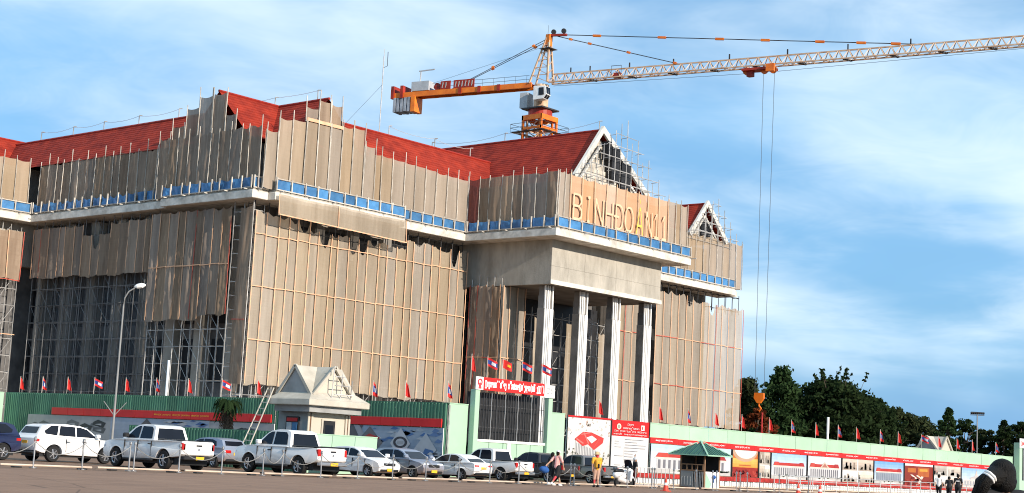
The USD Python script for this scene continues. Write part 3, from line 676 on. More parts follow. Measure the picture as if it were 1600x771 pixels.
frames(t, 'Y', 141.4, 75.5, 86.6, 0, 22, 1.1, depth=.9)
B('wall', MB().box(74, 89.8, 143.2, 143.6, 0, 18.1), 'concrete_shaded')
# valance hanging under the ledge of the corner block
t = thing('net_valance', 'long tan strip of netting hanging under the ledge left of the portico', 'netting', (96, 103.4, 21.5))
net(t, 'Y', 103.45, 88.2, 104.2, lambda s: 21.35 - .02 * (s - 88), lambda s: 23.15, 8.0, .12, 'net_tan', 'cord', (), seed=19, bulge=.1, ragged=.1)
part(t, 'seam', MB().beam((88.2, 103.2, 21.3), (104.2, 103.2, 21.0), .05, .09), 'cord')

def tarps(label, axis, c, s0, s1, z0=23.5, h=1.0, w=1.6, loose=0., skip=()):
    t = thing('tarp_guard', label, 'guard rail', NB[axis](c, (s0 + s1) / 2, z0))
    E_ = bays(s0, s1, w)
    for i in range(len(E_) - 1):
        a, b = E_[i] + .06, E_[i + 1] - .06; n = 8
        u, v = np.meshgrid(np.linspace(0, 1, n + 1), np.linspace(0, 1, 6), indexing='ij'); S = a + (b - a) * u
        drop = loose * RNG.uniform(0, .35) * np.sin(np.pi * u) ** 2
        Zz = z0 + .08 + (h - .12) * v - drop * v
        D = (fbm(np.stack([S * 2.5, Zz * 1.5, Zz * 0 + i], -1), 3, 2) - .5) * (.10 + .35 * loose)
        P = np.stack([c + .05 - D, S, Zz], -1) if axis == 'X' else np.stack([S, c + .05 - D, Zz], -1)
        part(t, 'tarp_sheet', MB().grid(P), 'tarp', smooth=True)
    for s in E_: part(t, 'post', MB().beam(NB[axis](c - .08, s, z0 - .05), NB[axis](c - .08, s, z0 + h + .12), .11, .11), 'pale_pole')
    part(t, 'rail', MB().beam(NB[axis](c - .06, s0, z0 + .03), NB[axis](c - .06, s1, z0 + .03), .08, .09), 'pale_pole')
    if not loose: part(t, 'rail', MB().beam(NB[axis](c - .06, s0, z0 + h), NB[axis](c - .06, s1, z0 + h), .06, .07), 'pale_pole')
    # outrigger boards sticking out of the deck
    mb = MB()
    for s in E_[::2]: mb.beam(NB[axis](c - .45, s + .5, z0 - .12), NB[axis](c + .3, s + .5, z0 - .12), .08, .08)
    part(t, 'outrigger', mb, 'pale_pole' if loose else 'steel_pole', kind='stuff')
tarps('row of loose blue tarpaulins on the ledge of the left wing', 'X', 86.98, 118.4, 140.2, loose=.9, w=1.5)
tarps('row of blue tarpaulins on the left ledge of the corner block', 'X', 86.28, 104.9, 117.7, loose=.5, w=1.5)
tarps('short stretch of blue tarpaulin guard at the building corner', 'Y', 104.72, 86.3, 87.9, w=.9)
tarps('row of taut blue tarpaulins above the hanging tan valance', 'Y', 103.78, 88.1, 104.2)
tarps('row of blue tarpaulins on the front ledge just left of the portico', 'Y', 104.72, 104.4, 113.9)
tarps('row of blue tarpaulins on the shaded left ledge of the portico', 'X', 114.08, 93.1, 104.5, loose=.4, w=1.45)
tarps('row of blue tarpaulins below the orange lettered netting', 'Y', 92.98, 114.2, 137.0, w=1.9)
tarps('row of blue tarpaulins below the small right gable', 'Y', 103.78, 146.9, 163.0, w=1.65)
tarps('blue tarpaulins on the side portico ledge at the far left edge', 'Y', 140.48, 75.2, 86.8)

# bare scaffold around the gables
def gable_scaffold(label, c, y, half, z0, z1, apex):
    t = scaffold(label, (c, y, z0))
    E_ = np.linspace(c - half - .6, c + half + 2.2, 9)
    for s in E_:
        ht = min(apex + .9, z0 + (apex - z0) * max(.12, 1.1 - abs(s - c - .6) / (half + 1.2)) + .2)
        part(t, 'standard', MB().tube([(s, y, z0), (s, y, ht)], .042, 5), 'steel_pole')
        part(t, 'standard', MB().tube([(s + .15, y + .9, z0), (s + .15, y + .9, ht - .2)], .036, 5), 'steel_pole')
    k = z0 + .8
    while k < apex + .5:
        h_ = (half + 1.2) * (1.08 - (k - z0) / (apex - z0)) ; a, b = max(E_[0], c + .6 - h_), min(E_[-1], c + .6 + h_)
        if b - a > .8:
            part(t, 'ledger', MB().tube([(a, y - .05, k), (b, y - .05, k - .12)], .034, 5), 'steel_pole')
            part(t, 'ledger', MB().tube([(a, y + .9, k - .9), (b, y + .9, k - 1.0)], .03, 5), 'steel_pole')
            mb = MB()
            for s in np.arange(a, b, (E_[1] - E_[0])): mb.tube([(s, y, k - .1), (s + .15, y + .9, k - .1)], .035, 4)
            part(t, 'transom', mb, 'steel_pole', kind='stuff')
        k += 1.25
gable_scaffold('bare tube scaffold climbing around the large white portico gable', 125.2, 93.8, 6.4, 28.8, 35, 35.6)
gable_scaffold('bare tube scaffold around the small right gable', 157.0, 103.2, 4.2, 28.6, 33, 33.4)

# ------------------------------------------------------------------ tower crane
MX, MY = at(843, 200, Y=137)[0], 137.0
zj = at(860, 136, Y=137)[2]
je = at(1600, 71, Z=zj); jd = np.array([je[0] - MX, je[1] - MY, 0]); jl = np.linalg.norm(jd); jd /= jl; jn = np.array([-jd[1], jd[0], 0])
cr = thing('tower_crane', 'orange tower crane with a long pale lattice jib behind the portico roof', 'crane', (MX, MY, 0))
C = lambda n, mb, m_, **k: part(cr, n, mb, m_, **k)
O3 = np.array([MX, MY, 0.])
def J(u, w, z): return O3 + jd * u + jn * w + np.array([0, 0, z])
mw = 1.25
top_mast = zj - 4.6
for sx in (-1, 1):
    for sy in (-1, 1):
        C('mast_leg', MB().beam((MX + sx * mw, MY + sy * mw, 20), (MX + sx * mw, MY + sy * mw, top_mast), .26), 'crane_orange' if sy < 0 else 'crane_cream')
zz = 28.; k = 0
while zz < top_mast - 1:
    for a, b in (((-1, -1), (1, -1)), ((1, -1), (1, 1)), ((1, 1), (-1, 1)), ((-1, 1), (-1, -1))):
        p, q = (MX + a[0] * mw, MY + a[1] * mw), (MX + b[0] * mw, MY + b[1] * mw)
        C('mast_brace', MB().beam((*p, zz), (*q, zz), .12), 'crane_cream')
        C('mast_brace', MB().beam((*(p if k % 2 else q), zz), (*(q if k % 2 else p), zz + 1.7), .12), 'crane_cream')
    zz += 1.7; k += 1
# climbing cage with walkways
for sx, sy in ((-1, -1), (1, -1), (1, 1), (-1, 1)):
    C('cage_leg', MB().beam((MX + sx * 1.65, MY + sy * 1.65, top_mast - 4.2), (MX + sx * 1.65, MY + sy * 1.65, top_mast - .2), .3), 'crane_orange')
for zz_, h_ in ((top_mast - .5, .7), (top_mast - 2.0, .35), (top_mast - 4.1, .3)):
    for q_ in (-1.7, 1.7):
        C('cage_ring', MB().beam((MX - 1.8, MY + q_, zz_), (MX + 1.8, MY + q_, zz_), .25, h_), 'crane_orange'); C('cage_ring', MB().beam((MX + q_, MY - 1.55, zz_), (MX + q_, MY + 1.55, zz_), .25, h_ * .98), 'crane_orange')
for zz, s_ in ((top_mast - 2.6, 2.9), ):
    for q_ in (-1, 1): C('walkway', MB().box(MX - s_, MX + s_, *sorted((MY + q_ * 2.0, MY + q_ * s_)), zz - .06, zz), 'crane_dark'); C('walkway', MB().box(*sorted((MX + q_ * 2.0, MX + q_ * s_)), MY - 1.99, MY + 1.99, zz - .06, zz), 'crane_dark')
    mb = MB()
    for hh in (.55, 1.1):
        mb.tube([(MX - s_, MY - s_, zz + hh), (MX + s_, MY - s_, zz + hh), (MX + s_, MY + s_, zz + hh), (MX - s_, MY + s_, zz + hh), (MX - s_, MY - s_, zz + hh)], .035, 4)
    for sx in (-1, 0, 1):
        for sy in (-1, 0, 1):
            if sx or sy: mb.tube([(MX + sx * s_, MY + sy * s_, zz), (MX + sx * s_, MY + sy * s_, zz + 1.1)], .035, 4)
    C('hand_rail', mb, 'crane_dark', kind='stuff')
C('slewing_ring', MB().tube([(MX, MY, top_mast - .1), (MX, MY, top_mast + .7)], 1.7, 20), 'crane_red')
C('slewing_deck', MB().cham(MX - 1.9, MX + 1.9, MY - 1.9, MY + 1.9, top_mast + .7, top_mast + .92), 'crane_dark')
C('slewing_column', MB().tube([(MX, MY, top_mast + 1.), (MX, MY, zj - .2)], 1.05, 12), 'crane_cream')
sb = [J(-2.9, w, z) for w in (-1.6, 1.0) for z in (top_mast + 1.1, top_mast + 3.3)]
C('electric_box', MB().beam(J(-2.3, -.9, top_mast + 2.2), J(-2.3, .9, top_mast + 2.2), 1.2, 2.2), 'grey_box')
# driver's cab on the camera side of the jib
cp = [(-.2, 0), (1.9, .15), (2.5, .9), (2.3, 2.35), (-.2, 2.45)]
cabz = zj - 3.2
def cabv(u, w, z): return J(u * .76 + .2, -1.15 - w * .76, cabz + .35 + z * .8)
hull = trimesh.convex.convex_hull(np.array([cabv(u, w, z) for u, z in cp for w in (0, 1.7)] + [cabv(.6, w, 1.2) for w in (-.05, 1.75)]))
C('cab', MB().mesh(hull), 'cab_white')
for u0, u1, z0, z1 in ((.95, 1.95, .75, 2.1),):
    C('cab_window', MB().quad(cabv(u0, 1.79, z0), cabv(u1 + .12, 1.79, z0), cabv(u1, 1.79, z1), cabv(u0, 1.79, z1)), 'glass_dark')
for (ua, za), (ub, zb) in (((2.46, 1.0), (2.33, 2.25)), ((1.98, .25), (2.44, .85))):
    for w0, w1 in ((.1, .8), (.9, 1.6)):
        C('cab_window', MB().quad(cabv(ua + .06, w0, za), cabv(ua + .06, w1, za), cabv(ub + .06, w1, zb), cabv(ub + .06, w0, zb)), 'glass_dark')
# jib: two lower chords, one upper chord, lacing
JL, jh, jw = jl + 7.0, 1.25, .62
for s_ in (-1, 1): C('jib_chord', MB().beam(J(1.3, s_ * jw, zj), J(JL, s_ * jw, zj), .17), 'crane_cream')
C('jib_chord', MB().beam(J(1.8, 0, zj + jh), J(JL, 0, zj + jh * .93), .17), 'crane_cream')
n = int((JL - 1.6) / 1.35)
for i in range(n):
    u = 1.6 + i * 1.35
    for s_ in (-1, 1):
        C('jib_lacing', MB().beam(J(u, s_ * jw, zj), J(u + .67, 0, zj + jh), .085), 'crane_cream')
        C('jib_lacing', MB().beam(J(u + .67, 0, zj + jh), J(u + 1.35, s_ * jw, zj), .085), 'crane_cream')
mb = MB()
for i in range(n): mb.beam(J(1.6 + i * 1.35, -jw, zj), J(1.6 + i * 1.35 + (1.35 if i % 2 else 0), jw, zj), .07)
C('jib_lacing', mb, 'crane_cream', kind='stuff')
for u in (4.5, 7.5, 13.5, 20, 28, 36, 44, 52): C('jib_stanchion', MB().beam(J(u, 0, zj + jh), J(u, 0, zj + jh + .75), .14), 'crane_dark')
for u in range(8, int(JL), 6): C('jib_joint', MB().beam(J(u - .35, -jw, zj - .06), J(u + .35, jw, zj - .06), .3, .22), 'crane_dark')
C('luffing_winch', MB().beam(J(11.2, 0, zj + .35), J(12.3, 0, zj + .35), .75, .6), 'crane_red')
mb = MB()
for u in (11, 12.5): mb.tube([J(u, -.5, zj + .2), J(u, -.5, zj + 1.6)], .04, 4)
mb.tube([J(11, -.5, zj + 1.6), J(12.5, -.5, zj + 1.6)], .04, 4); C('hand_rail', mb, 'crane_dark')
# tower head
apz = at(857, 58, Y=137)[2]
AP = J(.9, 0, apz)
for s_ in (-1, 1):
    C('tower_head_leg', MB().beam(J(1.35, s_ * .95, zj), J(.95, s_ * .22, apz - .4), .24), 'crane_cream')
    C('tower_head_leg', MB().beam(J(-1.5, s_ * .95, zj), J(.55, s_ * .22, apz - .4), .2), 'crane_cream')
for k in range(6):
    a = k / 6; b = (k + 1) / 6
    f_ = lambda t: J(1.35 - .4 * t, -.95 + .73 * t, zj + (apz - .4 - zj) * t)
    g_ = lambda t: J(-1.5 + 2.05 * t, -.95 + .73 * t, zj + (apz - .4 - zj) * t)
    C('tower_head_brace', MB().beam(f_(a), g_(b), .09), 'crane_cream'); C('tower_head_brace', MB().beam(g_(b), f_(b), .09), 'crane_cream')
    f2 = lambda t: J(1.35 - .4 * t, (.95 - .73 * t), zj + (apz - .4 - zj) * t)
    C('tower_head_brace', MB().beam(f_(a), f2(b), .09), 'crane_cream')
C('tower_head_cap', MB().beam(J(.75, 0, apz - 1.6), J(.85, 0, apz), .75, .7), 'crane_orange')
C('tower_head_deck', MB().box(*(lambda p: (p[0] - .9, p[0] + .9, p[1] - .9, p[1] + .9, p[2] - .05, p[2] + .03))(J(.8, 0, apz - 2.1))), 'crane_dark')
for u in (1.5, 3.1): C('sheave', MB().tube([J(u, -.12, apz + .35), J(u, .12, apz + .35)], .36, 14), 'crane_dark')
C('head_arm', MB().beam(J(.9, 0, apz - .1), J(3.6, 0, apz - .25), .35, .3), 'crane_red')
C('lightning_rod', MB().tube([J(.6, 0, apz), J(.6, 0, apz + 1.4)], .03, 4), 'crane_dark')
def tie(p, q, r=.055, knots=()):
    C('tie_bar', MB().tube([p, q], r, 5), 'crane_dark')
    for k in knots:
        a = p + (q - p) * (k - .012); b = p + (q - p) * (k + .012); C('tie_link', MB().beam(a, b, .26, .3), 'crane_orange')
u1 = at(1065, 103, Z=zj + jh); u1 = (u1 - O3) @ jd
u2 = at(1430, 69, Z=zj + jh); u2 = (u2 - O3) @ jd
tie(J(2.0, 0, apz - .3), J(u1, 0, zj + jh), .06, (.12, .28, .6, .97))
tie(J(3.4, 0, apz - .25), J(u2, 0, zj + jh), .065, (.1, .3, .47, .6, .75, .86, .95))
# counter jib
cl = np.linalg.norm(at(641, 158, Z=zj)[:2] - O3[:2])
for s_ in (-1, 1): C('counter_jib_beam', MB().beam(J(-1.2, s_ * .75, zj - .25), J(-cl, s_ * .75, zj - .25), .3, .75), 'crane_orange')
C('counter_jib_deck', MB().beam(J(-1.4, 0, zj - .0), J(-cl + .2, 0, zj - .0), 1.2, .08), 'crane_red')
for u in (6.2, 9.4, 12.6): C('counter_jib_joint', MB().beam(J(-u, -.98, zj - .3), J(-u - .5, -.98, zj - .3), .1, .95), 'crane_red')
C('counter_jib_end', MB().beam(J(-cl + .1, -1.1, zj + .2), J(-cl + .1, 1.1, zj + .2), .5, 1.9), 'crane_red')
C('counter_jib_end', MB().beam(J(-cl + 1.7, -1.1, zj + .2), J(-cl + 1.7, 1.1, zj + .2), .5, 1.9), 'crane_red')
for i in range(5): C('counterweight', MB().cham(0, 1, 0, 1, 0, 1, .001) if 0 else MB().beam(J(-cl + .5 + i * .62, -1.0, zj - 1.7), J(-cl + .5 + i * .62, 1.0, zj - 1.7), .42, 2.15 - .1 * (i % 2)), 'weight')
C('counterweight', MB().beam(J(-cl + 3.75, -1.05, zj - 1.72), J(-cl + 3.75, 1.05, zj - 1.72), .7, 2.25), 'crane_orange', label='orange counterweight block')
C('winch_box', MB().beam(J(-cl + 3.2, 0, zj + .95), J(-cl + 6.2, 0, zj + .95), 1.6, 1.4), 'grey_box')
C('winch_drum', MB().tube([J(-cl + 7.6, -.7, zj + .65), J(-cl + 7.6, .7, zj + .65)], .55, 14), 'crane_red')
for u0, u1_ in ((8.3, 10.0), (10.5, 14.0)):
    C('sign_board', MB().beam(J(-cl + u0, -.85, zj + .75), J(-cl + u1_, -.85, zj + .75), .08, 1.2), 'crane_red')
    k = u0 + .3
    while k < u1_ - .4:
        C('sign_letter', MB().beam(J(-cl + k, -.91, zj + .35), J(-cl + k + .12, -.91, zj + 1.15), .03, .16), 'gable_white'); k += .55
mb = MB()
for hh in (.6, 1.15): mb.tube([J(-1.6, -.8, zj + hh), J(-cl + 7, -.8, zj + hh)], .03, 4)
for u in np.arange(2, cl - 6.5, 1.8): mb.tube([J(-u, -.8, zj), J(-u, -.8, zj + 1.15)], .03, 4)
C('hand_rail', mb, 'crane_dark', kind='stuff')
C('service_crane', MB().tube([J(-cl + 4.2, 0, zj + 1.6), J(-cl + 4.2, 0, zj + 3.4)], .1, 6).beam(J(-cl + 3.9, 0, zj + 3.4), J(-cl + 6.6, 0, zj + 3.5), .14, .16), 'grey_box')
for s_ in (-.35, .35): tie(J(.4, s_, apz - .8), J(-cl + 9.5 - s_, s_, zj + .2), .05, (.12, .55))
tie(J(.4, 0, apz - 1.6), J(-cl + 5, .2, zj + 1.2), .02)
# trolley and hoist ropes
ut = (at(1197, 108, Z=zj) - O3) @ jd
C('trolley', MB().beam(J(ut - 2.6, 0, zj - .45), J(ut + 1.9, 0, zj - .45), 1.5, .3), 'crane_red')
for du in (-2.1, .3, 1.5):
    C('trolley_sheave', MB().tube([J(ut + du, -.2, zj - .55), J(ut + du, .2, zj - .55)], .5, 12), 'crane_orange')
C('trolley_hanger', MB().beam(J(ut - 1.6, 0, zj - 1.3), J(ut - 1.6, 0, zj - .4), .7, .8), 'crane_red')
C('trolley_cage', MB().beam(J(ut + .9, -.9, zj - .5), J(ut + 2.0, -.9, zj - .5), .5, 1.0), 'crane_orange')
hz = at(1193, 622, X=J(ut, 0, 0)[0])[2]
C('trolley_rope', MB().tube([J(2, -.2, zj - .5), J(ut - 2, -.2, zj - .9)], .025, 4).tube([J(ut + 2, -.2, zj - .9), J(JL, -.2, zj - .35)], .025, 4), 'crane_dark')
for s_ in (-1, 1): C('hoist_rope', MB().tube([J(ut + .95 + s_ * .75, 0, zj - .8), J(ut + .95 + s_ * .6, 0, hz + .5)], .032, 4), 'crane_dark')
uh = ut + .95; hb = affinity.scale(Polygon([(-.75, .75), (.75, .75), (.78, -.05), (.25, -.8), (-.25, -.8), (-.78, -.05)]).buffer(.1), .74, .74)
C('hook_block', MB().add(*(lambda t_: (np.array([J(uh + v[0], v[2] - .2, hz + v[1]) for v in t_.vertices]), t_.faces))(trimesh.creation.extrude_polygon(hb, .4, engine='earcut'))), 'crane_orange')
hk = [J(uh, 0, hz - .55), J(uh, 0, hz - 1.0), J(uh + .28, 0, hz - 1.35), J(uh + .1, 0, hz - 1.65), J(uh - .22, 0, hz - 1.5)]
C('hook', MB().tube(hk, [.13, .13, .14, .11, .05], 7), 'crane_orange')

# ------------------------------------------------------------------ hoardings
FY, FX, FH = 59.4, 64.1, 4.05
def hoarding(label, axis, c, s0, s1, z0, z1, w, material, corr=0., z1b=None):
    """Sheet metal hoarding: one panel beside the other, with ribs; posts stand behind."""
    t = thing('hoarding', label, 'hoarding', NB[axis](c, min(s0, s1), 0))
    n = max(1, round(abs(s1 - s0) / w)); E_ = np.linspace(s0, s1, n + 1)
    ZT = lambda s: z1 if z1b is None else z1 + (z1b - z1) * (s - s0) / (s1 - s0)
    for i in range(n):
        a, b = E_[i] + .012, E_[i + 1] - .012
        if corr:
            m_ = max(2, int(round((b - a) / corr))); S = []
            for k in range(m_):
                q = (b - a) / m_; x0 = a + k * q; S += [(x0, 0), (x0 + q * .35, 0), (x0 + q * .5, .05), (x0 + q * .85, .05)]
            S.append((b, 0)); S = np.array(S)
        else: S = np.array([(a, 0), ((a + b) / 2, .006), (b, 0)])
        o = RNG.uniform(0, .015)
        P = np.array([[NB[axis](c - d - o, s, zz) for zz in (z0 + RNG.uniform(0, .02), ZT(s))] for s, d in S])
        part(t, 'panel', MB().grid(P), material)
    for s in E_[::2]: part(t, 'post', MB().beam(NB[axis](c + .12, s, 0), NB[axis](c + .12, s, ZT(s) - .1), .08), 'steel_pole')
    part(t, 'top_rail', MB().beam(NB[axis](c - .01, s0, ZT(s0) + .02), NB[axis](c - .01, s1, ZT(s1) + .02), .05), material)
    return t
hL = hoarding('green corrugated hoarding with a red strip and murals along the left car park', 'X', FX, 74.0, 104.6, 0, 4.1, 1.0, 'green_sheet_shaded', .25)
hC = hoarding('shade-darkened green corrugated hoarding with a mural between the gatehouse and the corner', 'X', FX, 59.42, 73.9, 0, 4.08, 1.0, 'green_sheet_shaded', .25)
hA = hoarding('pale green hoarding panel just left of the barred gate', 'Y', FY, 64.15, 65.75, 0, 4.08, 1.6, 'mint')
hB = hoarding('pale green hoarding panel between the barred gate and the project board', 'Y', FY, 72.95, 74.6, 0, 4.05, 1.6, 'mint')
hR = hoarding('long pale green hoarding with a red strip and picture boards on the right', 'Y', FY, 83.5, 142.3, 0, 3.95, 2.4, 'mint', z1b=3.72)
hE = hoarding('pale green hoarding piece at the far left edge', 'Y', 104.75, 58, 64.0, 0, 4.1, 1.5, 'mint')
hF = hoarding('low pale green hoarding in front of the gatehouse', 'Y', 57.0, 51.6, 56.3, 0, 1.88, 1.6, 'mint')
hG = hoarding('low shade-darkened green hoarding left of the gatehouse behind the pickup', 'X', 51.9, 57.1, 72.0, 0, 1.9, 1.0, 'green_sheet_shaded', .25)

# ------------------------------------------------------------------ barred gate with its red sign
g = thing('site_gate', 'tall barred site gate with a red name sign between pale green posts', 'gate', (65.8, FY, 0))
GX0, GX1 = 65.85, 72.85
for x0 in (GX0, GX1 - .38): part(g, 'gate_post', MB().cham(x0, x0 + .38, FY - .42, FY - .02, 0, 5.0, .02), 'mint')
for i in range(5):
    a = GX0 + .4 + i * 1.24; part(g, 'low_panel', MB().cham(a, a + 1.2, FY - .2, FY - .14, .1, 2.05, .012), 'mint')
part(g, 'low_rail', MB().box(GX0 + .38, GX1 - .38, FY - .26, FY - .1, 2.06, 2.2), 'white_paint')
part(g, 'low_post', MB().box(69.0, 69.3, FY - .3, FY - .05, 0, 2.19), 'white_paint')
for i in range(26):
    a = GX0 + .5 + i * .24 + RNG.uniform(-.03, .03)
    part(g, 'bar', MB().beam((a, FY - .17, 2.2), (a, FY - .17, 4.9), .03 + .03 * (i % 7 == 0)), 'rail_grey' if i % 5 == 0 else 'dark_steel')
for zz in (2.9, 4.15): part(g, 'cross_bar', MB().beam((GX0 + .4, FY - .12, zz), (GX1 - .4, FY - .12, zz), .035), 'dark_steel')
# black sheet added to stand for the unlit site behind the bars
part(g, 'backing_mesh', MB().box(GX0 + .35, GX1 - .35, FY + .5, FY + .53, 0, 4.9), 'trim_black')
part(g, 'name_board', MB().cham(GX0 + .55, GX1 - .95, FY - .5, FY - .44, 4.98, 5.72, .01), 'red_board')
part(g, 'emblem_board', MB().cham(GX0 - .1, GX0 + .54, FY - .5, FY - .44, 4.98, 5.72, .01), 'board_white')
part(g, 'logo_board', MB().cham(GX1 - .93, GX1 + .05, FY - .5, FY - .44, 4.9, 5.66, .01), 'board_white')
sh = fit(lao('ໂຄງການກໍ່ສ້າງ ຕຶກສະພາແຫ່ງຊາດ(ຫລັງໃໝ່)', 1.0), GX0 + .65, GX1 - 1.05, 5.06, 5.66)
mb = MB()
for q in polys(sh): mb.prism(q, FY - .53, FY - .503)
part(g, 'lettering', mb, 'text_white')
mb = MB()
for q in polys(fit(_font_shape('C5', 1, 'Inter.woff2'), GX1 - .78, GX1 - .1, 5.15, 5.5)): mb.prism(q, FY - .53, FY - .503)
part(g, 'logo_letters', mb, 'rail_grey')
em = Point(GX0 + .22, 5.42).buffer(.2).difference(Point(GX0 + .22, 5.42).buffer(.12)).union(Polygon([(GX0 + .1, 5.05), (GX0 + .36, 5.05), (GX0 + .26, 5.4), (GX0 + .18, 5.4)]))
mb = MB()
for q in polys(em): mb.prism(q, FY - .53, FY - .503)
part(g, 'emblem', mb, 'cloth_red')
# ------------------------------------------------------------------ printed boards
RED, WHITE, SKYB, GREY = (.62, .02, .02), (.8, .79, .77), (.42, .60, .84), (.35, .35, .36)
def scene_building(p, x0, y0, x1, y1, seed=0, grey=False, front=True, n=14, gable=True):
    """A long columned building with a red roof."""
    w, h = x1 - x0, y1 - y0; wall = (.62, .62, .62) if not grey else (.34, .38, .44)
    p.rect(x0, y0, x1, y0 + .62 * h, wall)
    for i in range(n):
        a = x0 + w * (i + .25) / n; p.rect(a, y0 + .04 * h, a + w / n * .5, y0 + .54 * h, (.20, .20, .22) if not grey else (.22, .26, .32)); p.k -= 1
    p.k += 1
    p.rect(x0 - .03 * w, y0 + .6 * h, x1 + .03 * w, y0 + .68 * h, (.72, .68, .60))
    p.poly([(x0 - .02 * w, y0 + .68 * h), (x1 + .02 * w, y0 + .68 * h), (x1 - .05 * w, y0 + .88 * h), (x0 + .05 * w, y0 + .88 * h)], (.50, .05, .04))
    p.poly([(x0 - .02 * w, y0 + .68 * h), (x0 + .17 * w, y0 + .68 * h), (x0 + .15 * w, y0 + .93 * h), (x0 + .02 * w, y0 + .93 * h)], (.58, .08, .06))
    p.poly([(x1 + .02 * w, y0 + .68 * h), (x1 - .17 * w, y0 + .68 * h), (x1 - .15 * w, y0 + .93 * h), (x1 - .02 * w, y0 + .93 * h)], (.42, .04, .04))
    if gable:
        c = (x0 + x1) / 2
        p.poly([(c - .16 * w, y0 + .66 * h), (c + .16 * w, y0 + .66 * h), (c, y0 + 1.04 * h)], (.70, .58, .46)); p.poly([(c - .1 * w, y0 + .69 * h), (c + .1 * w, y0 + .69 * h), (c, y0 + .95 * h)], (.45, .18, .14))
def speckle(p, n, cols, size, region=(0, 0, 1, 1), seed=0):
    r = np.random.default_rng(seed); p.k += 1
    for i in range(n):
        x, y = region[0] + r.random() * (region[2] - region[0]), region[1] + r.random() * (region[3] - region[1]); a = size * (.4 + r.random()); b = a * (.5 + r.random())
        x0, x1, y0, y1 = max(x - a, region[0]), min(x + a, region[2]), max(y - b, region[1]), min(y + b, region[3])
        if x1 > x0 and y1 > y0: p.poly(Polygon([(x0, y0 + (y1 - y0) * .2), (x0 + (x1 - x0) * .6, y0), (x1, (y0 + y1) / 2), (x0 + (x1 - x0) * .4, y1)]), cols[i % len(cols)]); p.k -= 1
    p.k += 1
def board(label, s0, s1, z0, z1, draw, axis='Y', c=FY - .06, cat='poster', group=None, frame=True):
    t = thing('picture_board', label, cat, NB[axis](c, s0, z0), group=group)
    lo, hi = min(s0, s1), max(s0, s1)
    bx = MB().cham(lo, hi, c - .01, c + .04, z0, z1, .006) if axis == 'Y' else MB().cham(c - .01, c + .04, lo, hi, z0, z1, .006)
    part(t, 'backing', bx, 'board_white')
    p = Pict(); draw(p); p.put(t, 'print', axis, c, s0, s1, z0, z1)
    if frame:
        for s in (lo, hi):
            part(t, 'frame', MB().beam(NB[axis](c - .05, s, z0 - .1), NB[axis](c - .05, s, z1 + .02), .05), 'dark_frame')
def d_aerial(p):
    p.grad(0, 0, 1, 1, (.62, .60, .57), (.82, .80, .77), 6)
    speckle(p, 90, [(.13, .14, .1), (.2, .2, .16), (.34, .30, .24), (.10, .11, .08)], .022, (0, 0, 1, .42), 1)
    speckle(p, 45, [(.60, .56, .5), (.5, .46, .4), (.68, .64, .6), (.56, .4, .32)], .022, (0, .66, 1, .97), 2)
    p.poly([(.1, .30), (.22, .72), (.13, .74), (.05, .6)], (.8, .8, .78)); p.poly([(.5, .05), (.8, .42), (.87, .4), (.62, .02)], (.8, .79, .76))
    p.poly([(.2, .58), (.2, .36), (.34, .27), (.58, .12), (.7, .3), (.83, .5), (.83, .62)], (.66, .65, .63))
    for i in range(16):
        a = .22 + i * .036; p.poly([(a, .52 - .16 * (i / 16)), (a + .014, .51 - .16 * (i / 16)), (a + .014, .33 - .2 * (i / 16)), (a, .34 - .2 * (i / 16))], (.22, .22, .23)); p.k -= 1
    p.k += 1
    p.poly([(.17, .58), (.36, .72), (.55, .72), (.84, .63), (.82, .54), (.62, .40), (.48, .50), (.36, .46)], (.62, .06, .05))
    p.poly([(.44, .62), (.56, .66), (.68, .60), (.56, .52)], (.82, .81, .8))
    for q in (((.2, .58), (.36, .5)), ((.36, .7), (.48, .5)), ((.6, .44), (.72, .6)), ((.3, .66), (.5, .7))):
        p.poly(Polygon([(q[0][0], q[0][1]), (q[1][0], q[1][1]), (q[1][0] + .02, q[1][1] + .02), (q[0][0] + .02, q[0][1] + .02)]), (.75, .2, .17))
    p.rect(0, .97, 1, 1.0, RED)
def d_project(p):
    p.rect(0, 0, 1, 1, WHITE); p.rect(0, .70, 1, 1, RED)
    p.poly(Point(.2, .88).buffer(.055), (.78, .76, .6)); p.poly(affinity.scale(Point(.2, .88).buffer(.035), 1, 1), (.35, .36, .3))
    p.rect(.78, .83, .87, .93, (.8, .78, .75)); p.rect(.80, .85, .83, .91, (.5, .1, .08))
    for tx, x0, x1, y0, y1 in (('ໂຄງການ', .42, .58, .90, .95), ('ຂະຫຍາຍຕຶກສະພາ', .3, .72, .84, .885), ('ໂດຍ ການຮ່ວມມືລາວ ຫວຽດນາມ', .08, .92, .775, .825), ('ກອງບັນຊາການທະຫານ', .06, .92, .72, .76)):
        p.poly(fit(lao(tx, 1., False), x0, x1, y0, y1), (.85, .8, .78))
    r = np.random.default_rng(5); y = .65
    p.rect(.34, .05, .345, .5, (.5, .5, .5))
    while y > .06:
        if r.random() < .5: p.rect(.1, y, .1 + .1 + r.random() * .14, y + .012, (.4, .4, .4)); p.k -= 1
        p.rect(.36, y - .01, .36 + .2 + r.random() * .36, y + .003, (.36, .36, .37)); p.k -= 1; y -= .042 + .02 * r.random()
def d_front(sk0, sk1, grey=False, x=(.08, .92), h=.62, gable_=True):
    def d(p):
        p.grad(0, 0.12, 1, 1, sk1, sk0, 7); p.rect(0, 0, 1, .16, (.56, .55, .52)); p.poly([(.2, 0), (.8, 0), (.62, .12), (.38, .12)], (.72, .71, .68))
        scene_building(p, x[0], .14, x[1], .14 + h, grey=grey, gable=gable_)
        speckle(p, 14, [(.05, .07, .04), (.1, .12, .07)], .03, (0, .08, 1, .2), 4)
    return d
